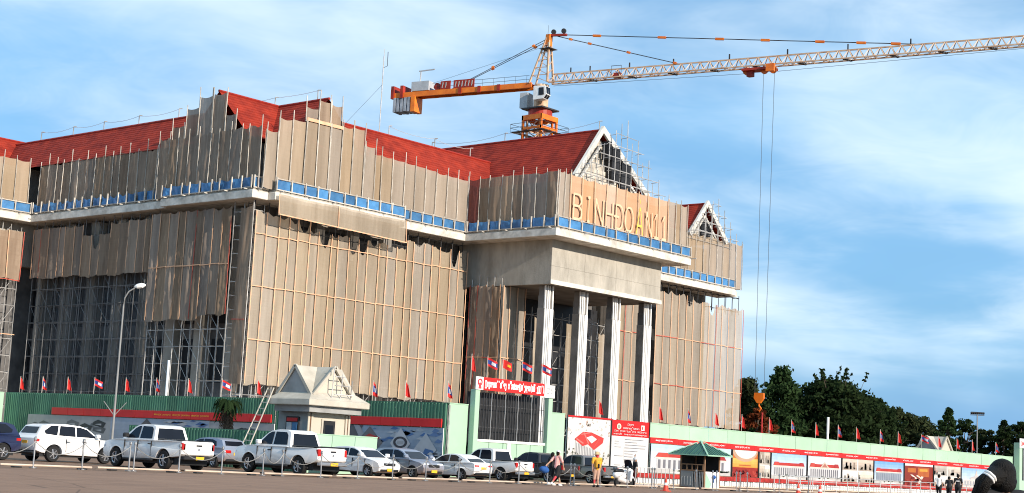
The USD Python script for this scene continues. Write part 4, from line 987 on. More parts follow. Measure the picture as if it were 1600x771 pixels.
def d_hall_orange(p):
    p.rect(0, 0, 1, 1, (.62, .16, .03)); p.grad(0, .3, 1, .7, (.75, .30, .05), (.80, .48, .12), 4)
    p.poly(affinity.scale(Point(.5, 1.05).buffer(.5, 32), 1.0, .95).intersection(Polygon([(0, 0), (1, 0), (1, 1), (0, 1)])), (.55, .36, .24))
    p.poly(affinity.scale(Point(.52, 1.08).buffer(.43, 32), 1.0, .9).intersection(Polygon([(0, 0), (1, 0), (1, 1), (0, 1)])), (.82, .80, .76))
    p.rect(0, 0, 1, .36, (.34, .03, .02)); p.rect(.28, .42, .72, .46, (.5, .14, .04)); speckle(p, 30, [(.45, .06, .04), (.2, .02, .02)], .05, (0, 0, 1, .3), 3)
def d_collage(seed, cols):
    def d(p):
        p.rect(0, 0, 1, 1, (.78, .76, .72)); r = np.random.default_rng(seed)
        for (a, b, c_, e) in ((.0, .52, .48, 1), (.52, .52, 1, 1), (0, 0, .48, .48), (.52, 0, 1, .48)):
            base = np.array(cols[int(r.integers(len(cols)))]); p.grad(a, b, c_, e, tuple(base * .7), tuple(np.clip(base * 1.3, 0, .82)), 4)
            for k in range(7):
                x = a + (c_ - a) * r.random() * .85; hgt = (e - b) * (.2 + .5 * r.random())
                p.rect(x, b + .05, min(x + .05, c_), b + .05 + hgt, tuple(np.clip(np.array(cols[int(r.integers(len(cols)))]) * r.uniform(.3, 1.1), 0, .8))); p.k -= 1
            p.poly([(a, b), (c_, b), ((a + c_) / 2 + .1, b + (e - b) * .4), ((a + c_) / 2 - .1, b + (e - b) * .4)], tuple(np.clip(np.array(cols[-1]) * .8, 0, .8)))
    return d
def d_hall_red(p):
    p.rect(0, 0, 1, 1, (.26, .035, .02)); p.rect(0, .9, 1, 1, (.8, .78, .74)); p.rect(.12, .6, .4, .8, (.5, .15, .03)); p.rect(.46, .42, .86, .84, (.46, .12, .03)); p.rect(.52, .66, .8, .78, (.66, .32, .05))
    p.poly([(.2, .5), (.27, .5), (.6, .2), (.5, .2)], (.78, .72, .62)); p.poly([(.4, 0), (.48, 0), (.66, .42), (.58, .44)], (.78, .72, .62)); p.poly([(.4, .45), (.44, .5), (.62, .35), (.58, .32)], (.7, .6, .5))
    speckle(p, 26, [(.36, .05, .03), (.16, .02, .015)], .06, (0, 0, 1, .4), 8)
def d_temple(p):
    p.grad(0, .2, 1, 1, (.7, .78, .86), (.32, .52, .80), 6); p.rect(0, 0, 1, .28, (.66, .64, .6))
    p.rect(.08, .12, .92, .42, (.62, .60, .57)); p.rect(.3, .3, .7, .52, (.66, .63, .58)); p.poly([(.4, .5), (.6, .5), (.54, .68), (.5, .92), (.46, .68)], (.58, .54, .48)); p.poly([(.26, .5), (.74, .5), (.62, .6), (.38, .6)], (.5, .48, .46))
    for i in range(9): p.rect(.12 + i * .09, .14, .15 + i * .09, .36, (.36, .38, .42)); p.k -= 1
board('project board with a bird\'s eye picture of the red roofed complex', 74.75, 79.2, .6, 4.02, d_aerial)
board('project information board with a red header and lines of text', 79.25, 83.4, .6, 3.98, d_project)
bx = [at(px, 700, Y=FY)[0] for px in (1013.5, 1142, 1184, 1203, 1260, 1314, 1364, 1411.5, 1457.5, 1500.5, 1548)]
specs = [('picture board of a white columned building with gable, partly behind the kiosk', d_front((.5, .66, .86), (.8, .8, .8))),
         ('picture board of an orange and maroon auditorium beside the kiosk', d_hall_orange),
         ('narrow board with small photographs right of the auditorium picture', d_collage(1, [(.5, .42, .34), (.3, .25, .2), (.7, .64, .55)])),
         ('picture board of a long red roofed building under a blue sky', d_front((.38, .58, .86), (.76, .79, .82), h=.58, gable_=False)),
         ('picture board of a red roofed building with gable under a pale sky', d_front((.66, .70, .74), (.8, .8, .79))),
         ('picture board with a collage of pale interior rooms', d_collage(2, [(.66, .58, .48), (.5, .4, .32), (.74, .70, .64), (.55, .46, .38)])),
         ('picture board of a grey building under a deep blue sky', d_front((.20, .42, .78), (.62, .72, .84), grey=True, gable_=False)),
         ('picture board of a dark red hall interior', d_hall_red),
         ('picture board with a collage behind three walkers', d_collage(5, [(.6, .5, .42), (.5, .26, .22), (.4, .36, .32), (.7, .66, .6)])),
         ('picture board of a pale temple with a spire', d_temple)]
for i, (lab, d) in enumerate(specs):
    za, zb = at(bx[i], 0, Y=FY)[2] if 0 else .75 - .1 * i / 9, 2.62 - .02 * i
    board(lab, bx[i] + .06, bx[i + 1] - .06, za, zb, d)
# red strip with small white lettering above the boards
n = 18; E_ = np.linspace(83.55, 141.6, n + 1)
for i in range(n):
    a, b = E_[i], E_[i + 1]; dz = -.28 * (i + .5) / n
    part(hR, 'red_strip', MB().cham(a + .01, b - .01, FY - .1, FY - .04, 2.68 + dz, 3.05 + dz, .006), 'red_board')
    sh = fit(lao(('ສະພາແຫ່ງຊາດແຫ່ງ ສປປ ລາວ', 'ໂຄງການຂະຫຍາຍຕຶກສະພາ', 'ຫ້ອງປະຊຸມໃຫຍ່')[i % 3], 1., False), a + .6, b - .7, 2.8 + dz, 2.94 + dz); mb = MB()
    for q in polys(sh): mb.prism(q, FY - .112, FY - .102)
    part(hR, 'strip_lettering', mb, 'text_white')
# strips and murals on the left hoardings (seen left to right: far to near)
for i in range(12):
    b = 98.2 - i * 2.0
    part(hL, 'red_strip', MB().cham(FX - .16, FX - .08, b - 1.98, b, 2.62, 3.12, .006), 'red_board')
    if i in (6, 7, 8):
        sh = fit(lao('ສະພາແຫ່ງຊາດລາວ', 1., False), 0, 1.8, 2.8, 2.95); mb = MB()
        for q in polys(sh): mb.add(*(lambda v, f: (np.stack([np.full(len(v), FX - .166), b - .1 - v[:, 0], v[:, 1]], 1), f))(*trimesh.creation.triangulate_polygon(q, engine='earcut')))
        part(hL, 'strip_lettering', mb, 'flag_yellow')
for i in range(4):
    b = 69.4 - i * 2.42; part(hC, 'red_strip', MB().cham(FX - .16, FX - .08, b - 2.4, b, 2.72, 3.2, .006), 'red_board')
def d_machine(seed):
    def d(p):
        p.rect(0, 0, 1, 1, (.42, .41, .40)); r = np.random.default_rng(seed)
        for k in range(5):
            x, y = r.random() * .7, r.random() * .4 + .25; p.poly([(x, y), (x + .25, y - .1), (x + .3, y + .12), (x + .12, y + .25), (x + .02, y + .15)], tuple(r.uniform(.03, .16) * np.array([1, 1, 1.05]))); p.poly([(x + .05, y + .05), (x + .2, y), (x + .2, y + .08)], (.5, .5, .5))
    return d
def d_diamonds(p):
    p.grad(0, 0, 1, 1, (.20, .28, .38), (.36, .44, .54), 6)
    speckle(p, 30, [(.08, .18, .40), (.14, .24, .45), (.5, .55, .6)], .05, (0.3, .55, 1, 1), 2); speckle(p, 20, [(.1, .14, .2), (.42, .48, .55)], .06, (.4, 0, 1, .4), 6)
    p.poly([(0, 0), (0, 1), (.2, 1), (.1, .5), (.22, 0)], (.12, .12, .13)); p.poly([(.1, 1), (.16, 1), (.3, .4), (.22, .4)], (.36, .37, .4))
    p.poly([(.13, .5), (.27, .98), (.41, .55), (.3, .2)], (.16, .16, .17)); p.poly([(.18, .62), (.27, .78), (.38, .68), (.32, .52), (.2, .54)], (.5, .05, .04)); p.poly([(.28, .64), (.33, .68), (.34, .6), (.3, .58)], (.6, .55, .5))
    p.poly([(.49, .55), (.59, .97), (.69, .55), (.59, .14)], (.55, .58, .62)); p.poly(affinity.scale(Point(.59, .58).buffer(.07), 1, 2.2).difference(affinity.scale(Point(.59, .58).buffer(.045), 1, 2.2)), (.06, .06, .07)); p.rect(.56, .54, .62, .62, (.4, .42, .45))
    p.poly([(.73, .42), (.84, .86), (.95, .42), (.86, .1)], (.48, .52, .56)); p.poly([(.78, .0), (.84, .45), (.92, .4), (.95, 0)], (.07, .16, .36)); speckle(p, 12, [(.07, .08, .1), (.5, .53, .56)], .03, (.72, .02, .97, .36), 9)
def d_flags(p):
    p.grad(0, 0, 1, 1, (.34, .38, .44), (.40, .46, .55), 4); p.poly([(.2, .2), (.38, 1), (.56, .2)], (.13, .12, .12)); p.poly([(.3, .45), (.38, .68), (.5, .5), (.42, .4)], (.5, .06, .05))
    p.poly([(.56, .3), (.64, .95), (.72, .3)], (.5, .53, .56)); p.poly(affinity.scale(Point(.64, .52).buffer(.05), 1, 2), (.06, .06, .07)); p.poly([(.76, .1), (.84, .8), (.92, .1)], (.50, .54, .58)); speckle(p, 16, [(.08, .15, .34), (.5, .5, .52)], .05, (.55, .6, 1, 1), 3)
yb = [at(px, 650, X=FX)[1] for px in (46, 107, 176, 330, 432)]
board('grey mural of dark machines at the left end of the left hoarding', yb[0], yb[1], 1.0, 2.58, d_machine(3), 'X', FX - .1, frame=False)
board('grey mural of boulders and machines behind the street lamp', yb[1], yb[2], 1.0, 2.58, d_machine(9), 'X', FX - .1, frame=False)
board('blue mural with triangular pictures above the silver pickup', yb[2], yb[3], 1.0, 2.58, d_flags, 'X', FX - .1, frame=False)
board('dark mural behind the ladder left of the gatehouse', yb[3], yb[4], 1.0, 2.55, d_machine(14), 'X', FX - .1, frame=False)
board('blue mural with diamond shaped pictures right of the gatehouse', at(541, 660, X=FX)[1], at(694, 690, X=FX)[1], .55, 2.68, d_diamonds, 'X', FX - .1, frame=False)
# right hand gate at the picture's edge
g2 = thing('side_gate', 'second barred gate with a red and white sign at the right edge', 'gate', (142.5, FY, 0))
part(g2, 'gate_post', MB().cham(142.5, 143.1, FY - .6, FY - .02, 0, 5.1, .02), 'mint')
part(g2, 'low_panel', MB().cham(143.1, 150, FY - .3, FY - .2, 0, 1.6, .02), 'mint')
for i in range(14): part(g2, 'bar', MB().beam((143.3 + i * .45, FY - .25, 1.6), (143.3 + i * .45, FY - .25, 4.6), .06), 'rail_grey')
part(g2, 'backing_mesh', MB().box(143.1, 150, FY + .2, FY + .23, 1.2, 4.7), 'trim_black')  # black sheet in place of the dark interior, like the main gate
part(g2, 'name_board', MB().cham(142.4, 150, FY - .65, FY - .61, 4.62, 5.5, .01), 'board_white')
mb = MB()
for q in polys(fit(lao('ໂຄງການກໍ່ສ້າງ ຕຶກສະພາ', 1.), 142.7, 149, 4.8, 5.35)): mb.prism(q, FY - .67, FY - .653)
part(g2, 'lettering', mb, 'red_board')
# low planter with white balusters and a dark red rail along the foot of the boards
pl = thing('planter_rail', 'low dark red rail over white balusters along the foot of the picture boards', 'railing', (100, 58.6, 0))
part(pl, 'rail', MB().cham(80.5, 141, 58.45, 58.65, .42, .72, .02), 'flower_red')
part(pl, 'kerb', MB().cham(80.5, 141, 58.4, 58.7, 0, .07, .02), 'kerb_white')
for i in range(200): part(pl, 'baluster', MB().cham(80.6 + i * .3, 80.79 + i * .3, 58.46 + RNG.uniform(-.02, .02), 58.62, .072, .41 - RNG.uniform(0, .05), .03), 'white_paint')

# ------------------------------------------------------------------ gatehouse left of the centre, its twin far right
def gatehouse(t, s=1.0, detail=True):
    """Small square house: walls with pilasters, broad flat eaves, cross gables. Local origin at its near eave corner; X along the front, Y back."""
    p = lambda n, mb, m_, **k: part(t, n, mb, m_, world=False, **k)
    EX, EY = 4.2, 3.25
    p('wall', MB().box(.82, EX - .6, .95, EY - .1, 0, 3.0), 'house_wall')
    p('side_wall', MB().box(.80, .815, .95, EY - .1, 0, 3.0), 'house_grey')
    for a in (.78, 1.0, EX - .82, EX - .62): p('pilaster', MB().cham(a, a + .13, .86, .945, 0, 2.95, .015), 'house_wall')
    for a in (.93, EX - .68): p('pilaster_groove', MB().box(a, a + .05, .90, .946, 0, 2.95), 'house_brown')
    p('window_frame', MB().cham(1.75, 2.75, .88, .945, 1.2, 2.72, .02), 'house_trim'); p('window', MB().box(1.85, 2.65, .87, .90, 1.3, 2.62), 'trim_black')
    p('window_pane', MB().box(1.98, 2.52, .862, .868, 1.42, 2.4), 'glass_dark')
    p('side_door', MB().cham(.72, .795, 1.5, 2.5, .1, 2.75, .02), 'trim_black'); p('door_glass', MB().box(.70, .715, 1.6, 1.98, .9, 2.45), 'tarp'); p('door_glass', MB().box(.70, .715, 2.02, 2.4, .9, 2.45), 'grey_box'); p('door_sign', MB().box(.70, .715, 1.6, 2.4, 2.5, 2.68), 'red_board')
    p('eaves', MB().cham(0, EX, 0, EY, 3.32, 3.64, .03), 'house_trim'); p('eaves_soffit', MB().box(.3, EX - .3, .3, EY - .3, 3.0, 3.315), 'house_grey')
    p('eaves_skirt', MB().add([(0.05, .05, 3.645), (EX - .05, .05, 3.645), (EX - .05, EY - .05, 3.645), (.05, EY - .05, 3.645), (.55, .5, 4.0), (EX - .55, .5, 4.0), (EX - .55, EY - .5, 4.0), (.55, EY - .5, 4.0)], [(0, 1, 5, 4), (1, 2, 6, 5), (2, 3, 7, 6), (3, 0, 4, 7), (4, 5, 6, 7)]), 'house_trim')
    cy, cx, zt, zb = 1.75, 1.95, 5.35, 3.9
    for nm, P, Q in (('roof', [(.45, cy, zt), (EX - .6, cy, zt)], 1.25), ):
        for s_ in (-1, 1): p('roof', MB().quad((.45, cy, zt), (EX - .5, cy, zt), (EX - .5, cy + s_ * Q, zb), (.45, cy + s_ * Q, zb)).quad((.45, cy, zt - .1), (.45, cy + s_ * Q, zb - .1), (EX - .5, cy + s_ * Q, zb - .1), (EX - .5, cy, zt - .1)), 'house_trim')
    for s_ in (-1, 1): p('roof', MB().quad((cx, .35, zt), (cx, EY - .3, zt), (cx + s_ * 1.35, EY - .3, zb), (cx + s_ * 1.35, .35, zb)).quad((cx, .35, zt - .1), (cx + s_ * 1.35, .35, zb - .1), (cx + s_ * 1.35, EY - .3, zb - .1), (cx, EY - .3, zt - .1)), 'house_trim')
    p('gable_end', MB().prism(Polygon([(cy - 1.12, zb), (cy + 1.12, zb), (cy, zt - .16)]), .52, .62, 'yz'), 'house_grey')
    p('gable_end', MB().prism(Polygon([(cx - 1.2, zb), (cx + 1.2, zb), (cx, zt - .16)]), .5, .6), 'house_wall')
    for s_ in (-1, 1):
        p('barge_board', MB().beam((.47, cy + s_ * 1.3, zb - .05), (.47, cy, zt), .1, .16), 'house_trim'); p('barge_board', MB().beam((cx + s_ * 1.4, .37, zb - .05), (cx, .37, zt), .1, .16), 'house_trim')
gh = thing('gatehouse', 'small cream gatehouse with crossed gables behind the silver pickup', 'gatehouse', (52.35, 57.95, 0)); gatehouse(gh)
gh2 = thing('gatehouse', 'small pale gatehouse roof rising over the right end of the hoarding', 'gatehouse', (138.0, 64.5, 0)); gatehouse(gh2)
# ladder and small scaffold on the gatehouse
la = thing('ladder', 'pale wooden ladder leaning against the left eave of the gatehouse', 'ladder', (51.5, 60.5, 0))
a0, a1 = at(388, 674, X=51.7), at(419, 606, X=52.5); b0, b1 = at(399, 675, X=51.7), at(428, 606, X=52.5)
for p_, q_ in ((a0, a1), (b0, b1)): part(la, 'rail', MB().beam(p_ - (q_ - p_) * .35, q_, .06, .05), 'house_trim')
for k in np.linspace(-.2, .95, 9): part(la, 'rung', MB().beam(a0 + (a1 - a0) * k, b0 + (b1 - b0) * k, .045), 'house_trim')
t = scaffold('small tube frame standing against the front gable of the gatehouse', (54.3, 57.8, 3.6))
for k, x_ in enumerate((54.0, 54.6, 55.3)): part(t, 'standard', MB().tube([(x_, 57.85 + .3, 3.6), (x_ - .05, 58.0, 5.3 - .3 * k)], .03, 5), 'steel_pole')
for k, zz in enumerate((3.95, 4.4, 4.85)): part(t, 'ledger', MB().tube([(54.0, 57.95, zz), (55.3 - .3 * k, 57.95, zz)], .025, 5), 'steel_pole')

# ------------------------------------------------------------------ vehicles (local frame: x forward, y left, z up)
def shell(mb, poly, hw, inset=.94, ch=.07, seg=.16):
    """A rounded slab: side profile with half width hw(x, z), its flanks chamfered."""
    poly = poly.segmentize(seg); v2, f2 = trimesh.creation.triangulate_polygon(poly, engine='earcut')
    ring = np.array(poly.exterior.coords)[:-1]
    zc = (ring[:, 1].min() + ring[:, 1].max()) / 2
    ins = lambda p: np.c_[p[:, 0] * .988, zc + (p[:, 1] - zc) * inset]
    H = lambda p: np.array([hw(x, z) for x, z in p])
    for s in (-1, 1):
        pi = ins(v2); mb.add(np.c_[pi[:, 0], s * H(v2), pi[:, 1]], f2[:, ::(1 if s < 0 else -1)])
    n = len(ring); k = np.arange(n); k2 = (k + 1) % n; pi = ins(ring); h = H(ring)
    V = np.vstack([np.c_[pi[:, 0], -h, pi[:, 1]], np.c_[ring[:, 0], -(h - ch), ring[:, 1]], np.c_[ring[:, 0], h - ch, ring[:, 1]], np.c_[pi[:, 0], h, pi[:, 1]]])
    mb.add(V, np.vstack([np.c_[a * n + k, a * n + k2, (a + 1) * n + k2, (a + 1) * n + k] for a in range(3)]))
    return mb
def flat_side(mb, pts, hw, s, off=.012):
    v, f = trimesh.creation.triangulate_polygon(Polygon(pts), engine='earcut')
    return mb.add(np.c_[v[:, 0], s * (np.array([hw(x, z) for x, z in v]) + off), v[:, 1]], f if s > 0 else f[:, ::-1])
def wheel(t, x, y, r, w, p, rim='alloy'):
    s = 1 if y > 0 else -1
    prof = np.array([(r * .62, -w / 2), (r * .93, -w / 2), (r, -w / 3), (r, w / 3), (r * .93, w / 2), (r * .62, w / 2)])
    def rev(prof, n=24):
        a = np.arange(n) * 2 * np.pi / n; m_ = len(prof)
        V = np.vstack([np.c_[x + prof[:, 0] * math.cos(q), y + prof[:, 1], r + prof[:, 0] * math.sin(q)] for q in a])
        return V, [(i * m_ + j, i * m_ + j + 1, ((i + 1) % n) * m_ + j + 1, ((i + 1) % n) * m_ + j) for i in range(n) for j in range(m_ - 1)]
    wp = p('wheel', MB().tube([(x, y - w * .35, r), (x, y + w * .2 * s if s > 0 else y - w * .2, r)], r * .6, 16) if 0 else MB().tube([(x, y - w * .3, r), (x, y + w * .3, r)], r * .60, 18), 'trim_black')
    part(t, 'tyre', MB().add(*rev(prof)), 'rubber', smooth=40, under=wp, world=False)
    mb = MB()
    for k in range(6):
        a = k * math.pi / 3 + x; q = np.array([math.cos(a), 0, math.sin(a)])
        mb.beam(np.array([x, y + s * w * .40, r]) + q * r * .08, np.array([x, y + s * w * .36, r]) + q * r * .62, r * .17, .03)
    mb.tube([(x, y + s * w * .30, r), (x, y + s * w * .43, r)], r * .17, 10)
    mb.add(*rev(np.array([(r * .58, s * w * .34), (r * .66, s * w * .46), (r * .66, s * w * .30)])))
    part(t, 'rim', mb, rim, under=wp, world=False)
SPEC = {
 'pickup': dict(L=5.3, W=1.86, H=1.8, r=.385, ax=(1.62, -1.58),
   low=[(2.3, .38), (2.6, .46), (2.66, .7), (2.62, .96), (2.5, 1.05), (2.0, 1.11), (1.3, 1.17), (-.8, 1.19), (-.84, 1.17), (-2.58, 1.17), (-2.64, 1.1), (-2.64, .66), (-2.5, .56), (-2.0, .50), (-1.0, .40), (1.0, .38)],
   top=[(1.32, 1.14), (.62, 1.66), (.4, 1.75), (.1, 1.785), (-.5, 1.77), (-.72, 1.70), (-.86, 1.14)],
   win=[[(1.02, 1.21), (.55, 1.61), (.36, 1.69), (.2, 1.70), (.2, 1.21)], [(.11, 1.21), (.11, 1.70), (-.5, 1.69), (-.62, 1.6), (-.7, 1.21)]]),
 'canopy': dict(L=5.2, W=1.84, H=1.85, r=.38, ax=(1.58, -1.52),
   low=[(2.3, .38), (2.55, .46), (2.6, .7), (2.56, .96), (2.44, 1.05), (1.9, 1.12), (1.3, 1.16), (-.8, 1.17), (-.84, 1.14), (-2.5, 1.14), (-2.58, 1.08), (-2.58, .66), (-2.45, .56), (-2.0, .50), (-1.0, .40), (1.0, .38)],
   top=[(1.3, 1.12), (.62, 1.66), (.4, 1.77), (.0, 1.83), (-.55, 1.82), (-.78, 1.74), (-.95, 1.12)],
   win=[[(1.02, 1.21), (.55, 1.64), (.36, 1.72), (.2, 1.73), (.2, 1.21)], [(.11, 1.21), (.11, 1.73), (-.54, 1.72), (-.66, 1.6), (-.74, 1.21)]]),
 'suv': dict(L=4.7, W=1.86, H=1.74, r=.37, ax=(1.45, -1.38),
   low=[(2.1, .3), (2.3, .4), (2.36, .66), (2.3, .9), (2.15, 1.0), (1.6, 1.08), (1.1, 1.12), (-1.5, 1.18), (-2.2, 1.2), (-2.34, 1.05), (-2.36, .66), (-2.28, .5), (-2.0, .4), (-1, .32), (1, .3)],
   top=[(1.15, 1.08), (.45, 1.58), (.1, 1.68), (-.6, 1.74), (-1.6, 1.70), (-1.95, 1.62), (-2.26, 1.12)],
   win=[[(.9, 1.17), (.42, 1.53), (.1, 1.61), (-.15, 1.63), (-.15, 1.19)], [(-.23, 1.19), (-.23, 1.63), (-1.0, 1.65), (-1.1, 1.22)], [(-1.2, 1.22), (-1.1, 1.65), (-1.5, 1.63), (-1.85, 1.4), (-1.8, 1.27)]]),
 'hatch': dict(L=4.05, W=1.72, H=1.48, r=.30, ax=(1.28, -1.22),
   low=[(1.8, .24), (1.98, .32), (2.03, .52), (1.98, .7), (1.75, .82), (1.2, .93), (.95, .97), (-1.5, 1.02), (-1.88, 1.0), (-2.0, .85), (-2.02, .55), (-1.94, .36), (-1.6, .28), (1.2, .22)],
   top=[(1.1, .92), (.4, 1.32), (.05, 1.43), (-.5, 1.48), (-1.2, 1.44), (-1.6, 1.36), (-1.9, .98)],
   win=[[(.85, 1.0), (.38, 1.28), (.08, 1.37), (-.2, 1.39), (-.2, 1.02)], [(-.28, 1.02), (-.28, 1.39), (-.9, 1.38), (-1.2, 1.3), (-1.3, 1.06)]]),
 'sedan': dict(L=4.4, W=1.73, H=1.45, r=.305, ax=(1.34, -1.28),
   low=[(1.95, .24), (2.15, .34), (2.2, .55), (2.12, .72), (1.9, .82), (1.3, .92), (1.0, .95), (-1.4, 1.0), (-1.95, 1.02), (-2.15, .96), (-2.2, .7), (-2.14, .4), (-1.9, .28), (1.2, .22)],
   top=[(1.15, .9), (.45, 1.31), (.05, 1.42), (-.45, 1.45), (-.95, 1.38), (-1.35, 1.22), (-1.75, .99)],
   win=[[(.9, .99), (.42, 1.27), (.1, 1.36), (-.18, 1.38), (-.18, 1.0)], [(-.26, 1.0), (-.26, 1.38), (-.7, 1.36), (-1.2, 1.14), (-1.1, 1.02)]])}
def vehicle(name, label, cat, kind, paint_, x, y, head, k=1., group=None, glass=True, roll=None, tonneau=True):
    sp = SPEC[kind]; t = thing(name, label, cat, (x, y, 0), math.radians(head), group)
    def p(n, mb, m_, smooth=False, **kw):
        v, f = mb.get(); return part(t, n, (v * k, f), m_, smooth=smooth, world=False, **kw)
    L, W, r, H = sp['L'], sp['W'], sp['r'], sp['H']
    belt = min(z for x_, z in sp['top']); hwl = lambda a, z: W / 2 * (1 - .13 * min(1, abs(a) / (L / 2)) ** 5) * (1 - .06 * max(0, (z - .75)) / .5) * (1 - .05 * max(0, .55 - z) / .3)
    hwt = lambda a, z: W / 2 * (.925 - .19 * (z - belt) / (H - belt)) * (1 - .05 * (abs(a) / (L / 2)) ** 3)
    low = Polygon(sp['low'])
    for a in sp['ax']: low = low.difference(Point(a, r).buffer(r * 1.2, 10))
    low = low if low.geom_type == 'Polygon' else max(low.geoms, key=lambda g: g.area)
    p('body', shell(MB(), low, hwl), paint_, smooth=32)
    p('underbody', MB().box(-L / 2 + .35, L / 2 - .35, -W / 2 + .2, W / 2 - .2, r * .62, .62), 'trim_black')
    for a in sp['ax']: p('wheel_arch', MB().box(a - r * 1.15, a + r * 1.15, -W / 2 + .12, W / 2 - .12, .3, r * 2.12), 'trim_black')
    cabin = p('cabin', shell(MB(), Polygon(sp['top']), hwt, .97, .06), paint_, smooth=32)
    for s in (-1, 1):
        for w_ in sp['win']: p('side_window', flat_side(MB(), w_, hwt, s), 'glass_dark')
    T = sp['top']
    def screen(a, b, lo=.1, hi=.94, ins=.1):
        q = []
        for f_ in (lo, hi):
            xx, zz = a[0] + (b[0] - a[0]) * f_, a[1] + (b[1] - a[1]) * f_; q.append((xx, hwt(xx, zz) - ins, zz))
        nrm = np.array([(b[1] - a[1]), 0, -(b[0] - a[0])]); nrm /= np.linalg.norm(nrm); nrm *= (.018 if nrm[2] > 0 else -.018) if abs(nrm[2]) > 1e-3 else .018
        if a[0] < 0: nrm = np.abs(nrm) * np.array([-1, 0, 1])
        else: nrm = np.abs(nrm)
        Q = [np.array([q[0][0], -q[0][1], q[0][2]]), np.array([q[0][0], q[0][1], q[0][2]]), np.array([q[1][0], q[1][1], q[1][2]]), np.array([q[1][0], -q[1][1], q[1][2]])]
        return MB().quad(*[c + nrm for c in Q])
    p('windscreen', screen(T[0], T[1], .12, .97), 'glass_dark')
    p('rear_window', screen(T[-1], T[-2], .3 if kind in ('suv', 'hatch') else .14, .88, .14), 'glass_dark')
    for a in sp['ax']:
        for s in (-1, 1): wheel_scaled(t, a, s * (W / 2 - .13), r, .23, k)
    fz = .78 if kind in ('pickup', 'canopy', 'suv') else .62
    nose, tail = L / 2 - .03, -L / 2 + .02
    for s in (-1, 1):
        p('headlight', MB().cham(nose - .42, nose - .02, *sorted((s * (W / 2 - .56), s * (W / 2 - .115))), fz - .02, fz + .16, .05), 'lamp_clear')
        p('mirror', MB().cham(.78, .98, *sorted((s * (W / 2 - .06), s * (W / 2 + .17))), belt + .08, belt + .26, .04), paint_ if kind != 'pickup' else 'trim_black')
        for a in (.28, -.62): p('door_handle', MB().box(a - .1, a + .1, *sorted((s * hwl(a, belt - .12), s * (hwl(a, belt - .12) + .025))), belt - .16, belt - .12), 'trim_black')
        for a in (1.05, .16, -.74): p('door_seam', MB().box(a - .008, a + .008, *sorted((s * (hwl(a, .8) - .05), s * (hwl(a, .8) + .004))), .48, belt - .02), 'trim_black')
    p('grille', MB().cham(nose - .05, nose + .02, -.42, .42, fz - .12, fz + .1, .03), 'trim_black')
    p('front_bumper', MB().cham(nose - .3, nose + .03, -W / 2 + .2, W / 2 - .2, .30 if fz < .7 else .42, .44 if fz < .7 else .58, .05), 'trim_black')
    p('number_plate', MB().box(nose + .03, nose + .045, -.2, .2, fz - .3, fz - .16), 'plate')
    if kind in ('pickup', 'canopy'):
        for s in (-1, 1): p('tail_light', MB().cham(tail - .01, tail + .16, *sorted((s * (W / 2 - .30), s * (W / 2 - .125))), .80, 1.10, .03), 'lamp_red'); p('side_step', MB().cham(-.9, 1.05, *sorted((s * (W / 2 - .14), s * (W / 2 + .05))), .33, .40, .02), 'trim_black')
        p('tailgate', MB().cham(tail - .03, tail + .05, -W / 2 + .31, W / 2 - .31, .62, 1.15, .03), paint_); p('tailgate_handle', MB().box(tail - .045, tail - .03, -.14, .14, .98, 1.04), 'trim_black')
        p('badge', MB().tube([(tail - .04, 0, .86), (tail - .025, 0, .86)], .05, 10), 'alloy')
        p('rear_bumper', MB().cham(tail - .12, tail + .1, -W / 2 + .16, W / 2 - .16, .44, .58, .03), 'alloy' if kind == 'canopy' else 'trim_black'); p('number_plate', MB().box(tail - .14, tail - .122, -.2, .2, .45, .58), 'plate')
        if tonneau: p('bed_cover', MB().cham(-2.5, -.92, -W / 2 + .16, W / 2 - .16, 1.15, 1.215, .03), 'trim_black')
    else:
        for s in (-1, 1): p('tail_light', MB().cham(tail - .005, tail + .28, *sorted((s * (W / 2 - .52), s * (W / 2 - .125))), fz + .08, fz + .27, .04), 'lamp_red')
        p('rear_bumper', MB().cham(tail - .03, tail + .2, -W / 2 + .2, W / 2 - .2, .32, .46, .05), 'trim_black'); p('number_plate', MB().box(tail - .03, tail - .012, -.22, .22, fz + .02, fz + .15), 'plate')
    return t
def wheel_scaled(t, x, y, r, w, k): wheel(t, x * k, y * k, r * k, w * k, lambda n, mb, m_: part(t, n, mb, m_, world=False))
G = 'vehicles parked in a row behind the chain posts'
xr_ = at(396, 716, Y=60)[0]
vehicle('sports_utility_vehicle', 'dark navy car cut off by the left edge of the photo', 'car', 'suv', 'paint_navy', at(31, 690, Y=61)[0] - 2.3, 61.5, 180, .95, G)
vehicle('sports_utility_vehicle', 'white sport utility vehicle broadside at the left below the street lamp', 'car', 'suv', 'paint_white', 40.9, 61.2, 0, .97, G)
vehicle('pickup_truck', 'dusty silver pickup with white tailgate, second vehicle right of the navy car', 'pickup truck', 'pickup', 'paint_silver', 40.9, 54.6, 90, 1.04, G)
vehicle('hatchback', 'grey blue hatchback half hidden between two silver pickups', 'car', 'hatch', 'paint_bluegrey', xr_ - .9, 62.2, 90, 1.0, G)
vehicle('pickup_truck', 'dusty silver double cab pickup in front of the gatehouse', 'pickup truck', 'canopy', 'paint_silver', 46.4, 52.4, 90, 1.07, G)
vehicle('hatchback', 'white hatchback facing the camera right of the gatehouse pickup', 'car', 'hatch', 'paint_white', 52.4, 54.0, -90, .945, G)
vehicle('hatchback', 'grey blue hatchback facing the camera beside the white hatchback', 'car', 'hatch', 'paint_bluegrey', 55.5, 54.1, -90, .97, G)
vehicle('sedan', 'white sedan with its tail to the camera below the mint panel', 'car', 'sedan', 'paint_white', 59.0, 54.0, 90, .9, G)
vehicle('pickup_truck', 'silver double cab pickup parked in front of the barred gate', 'pickup truck', 'canopy', 'paint_silver', 62.0, 54.2, 90, .92, G)
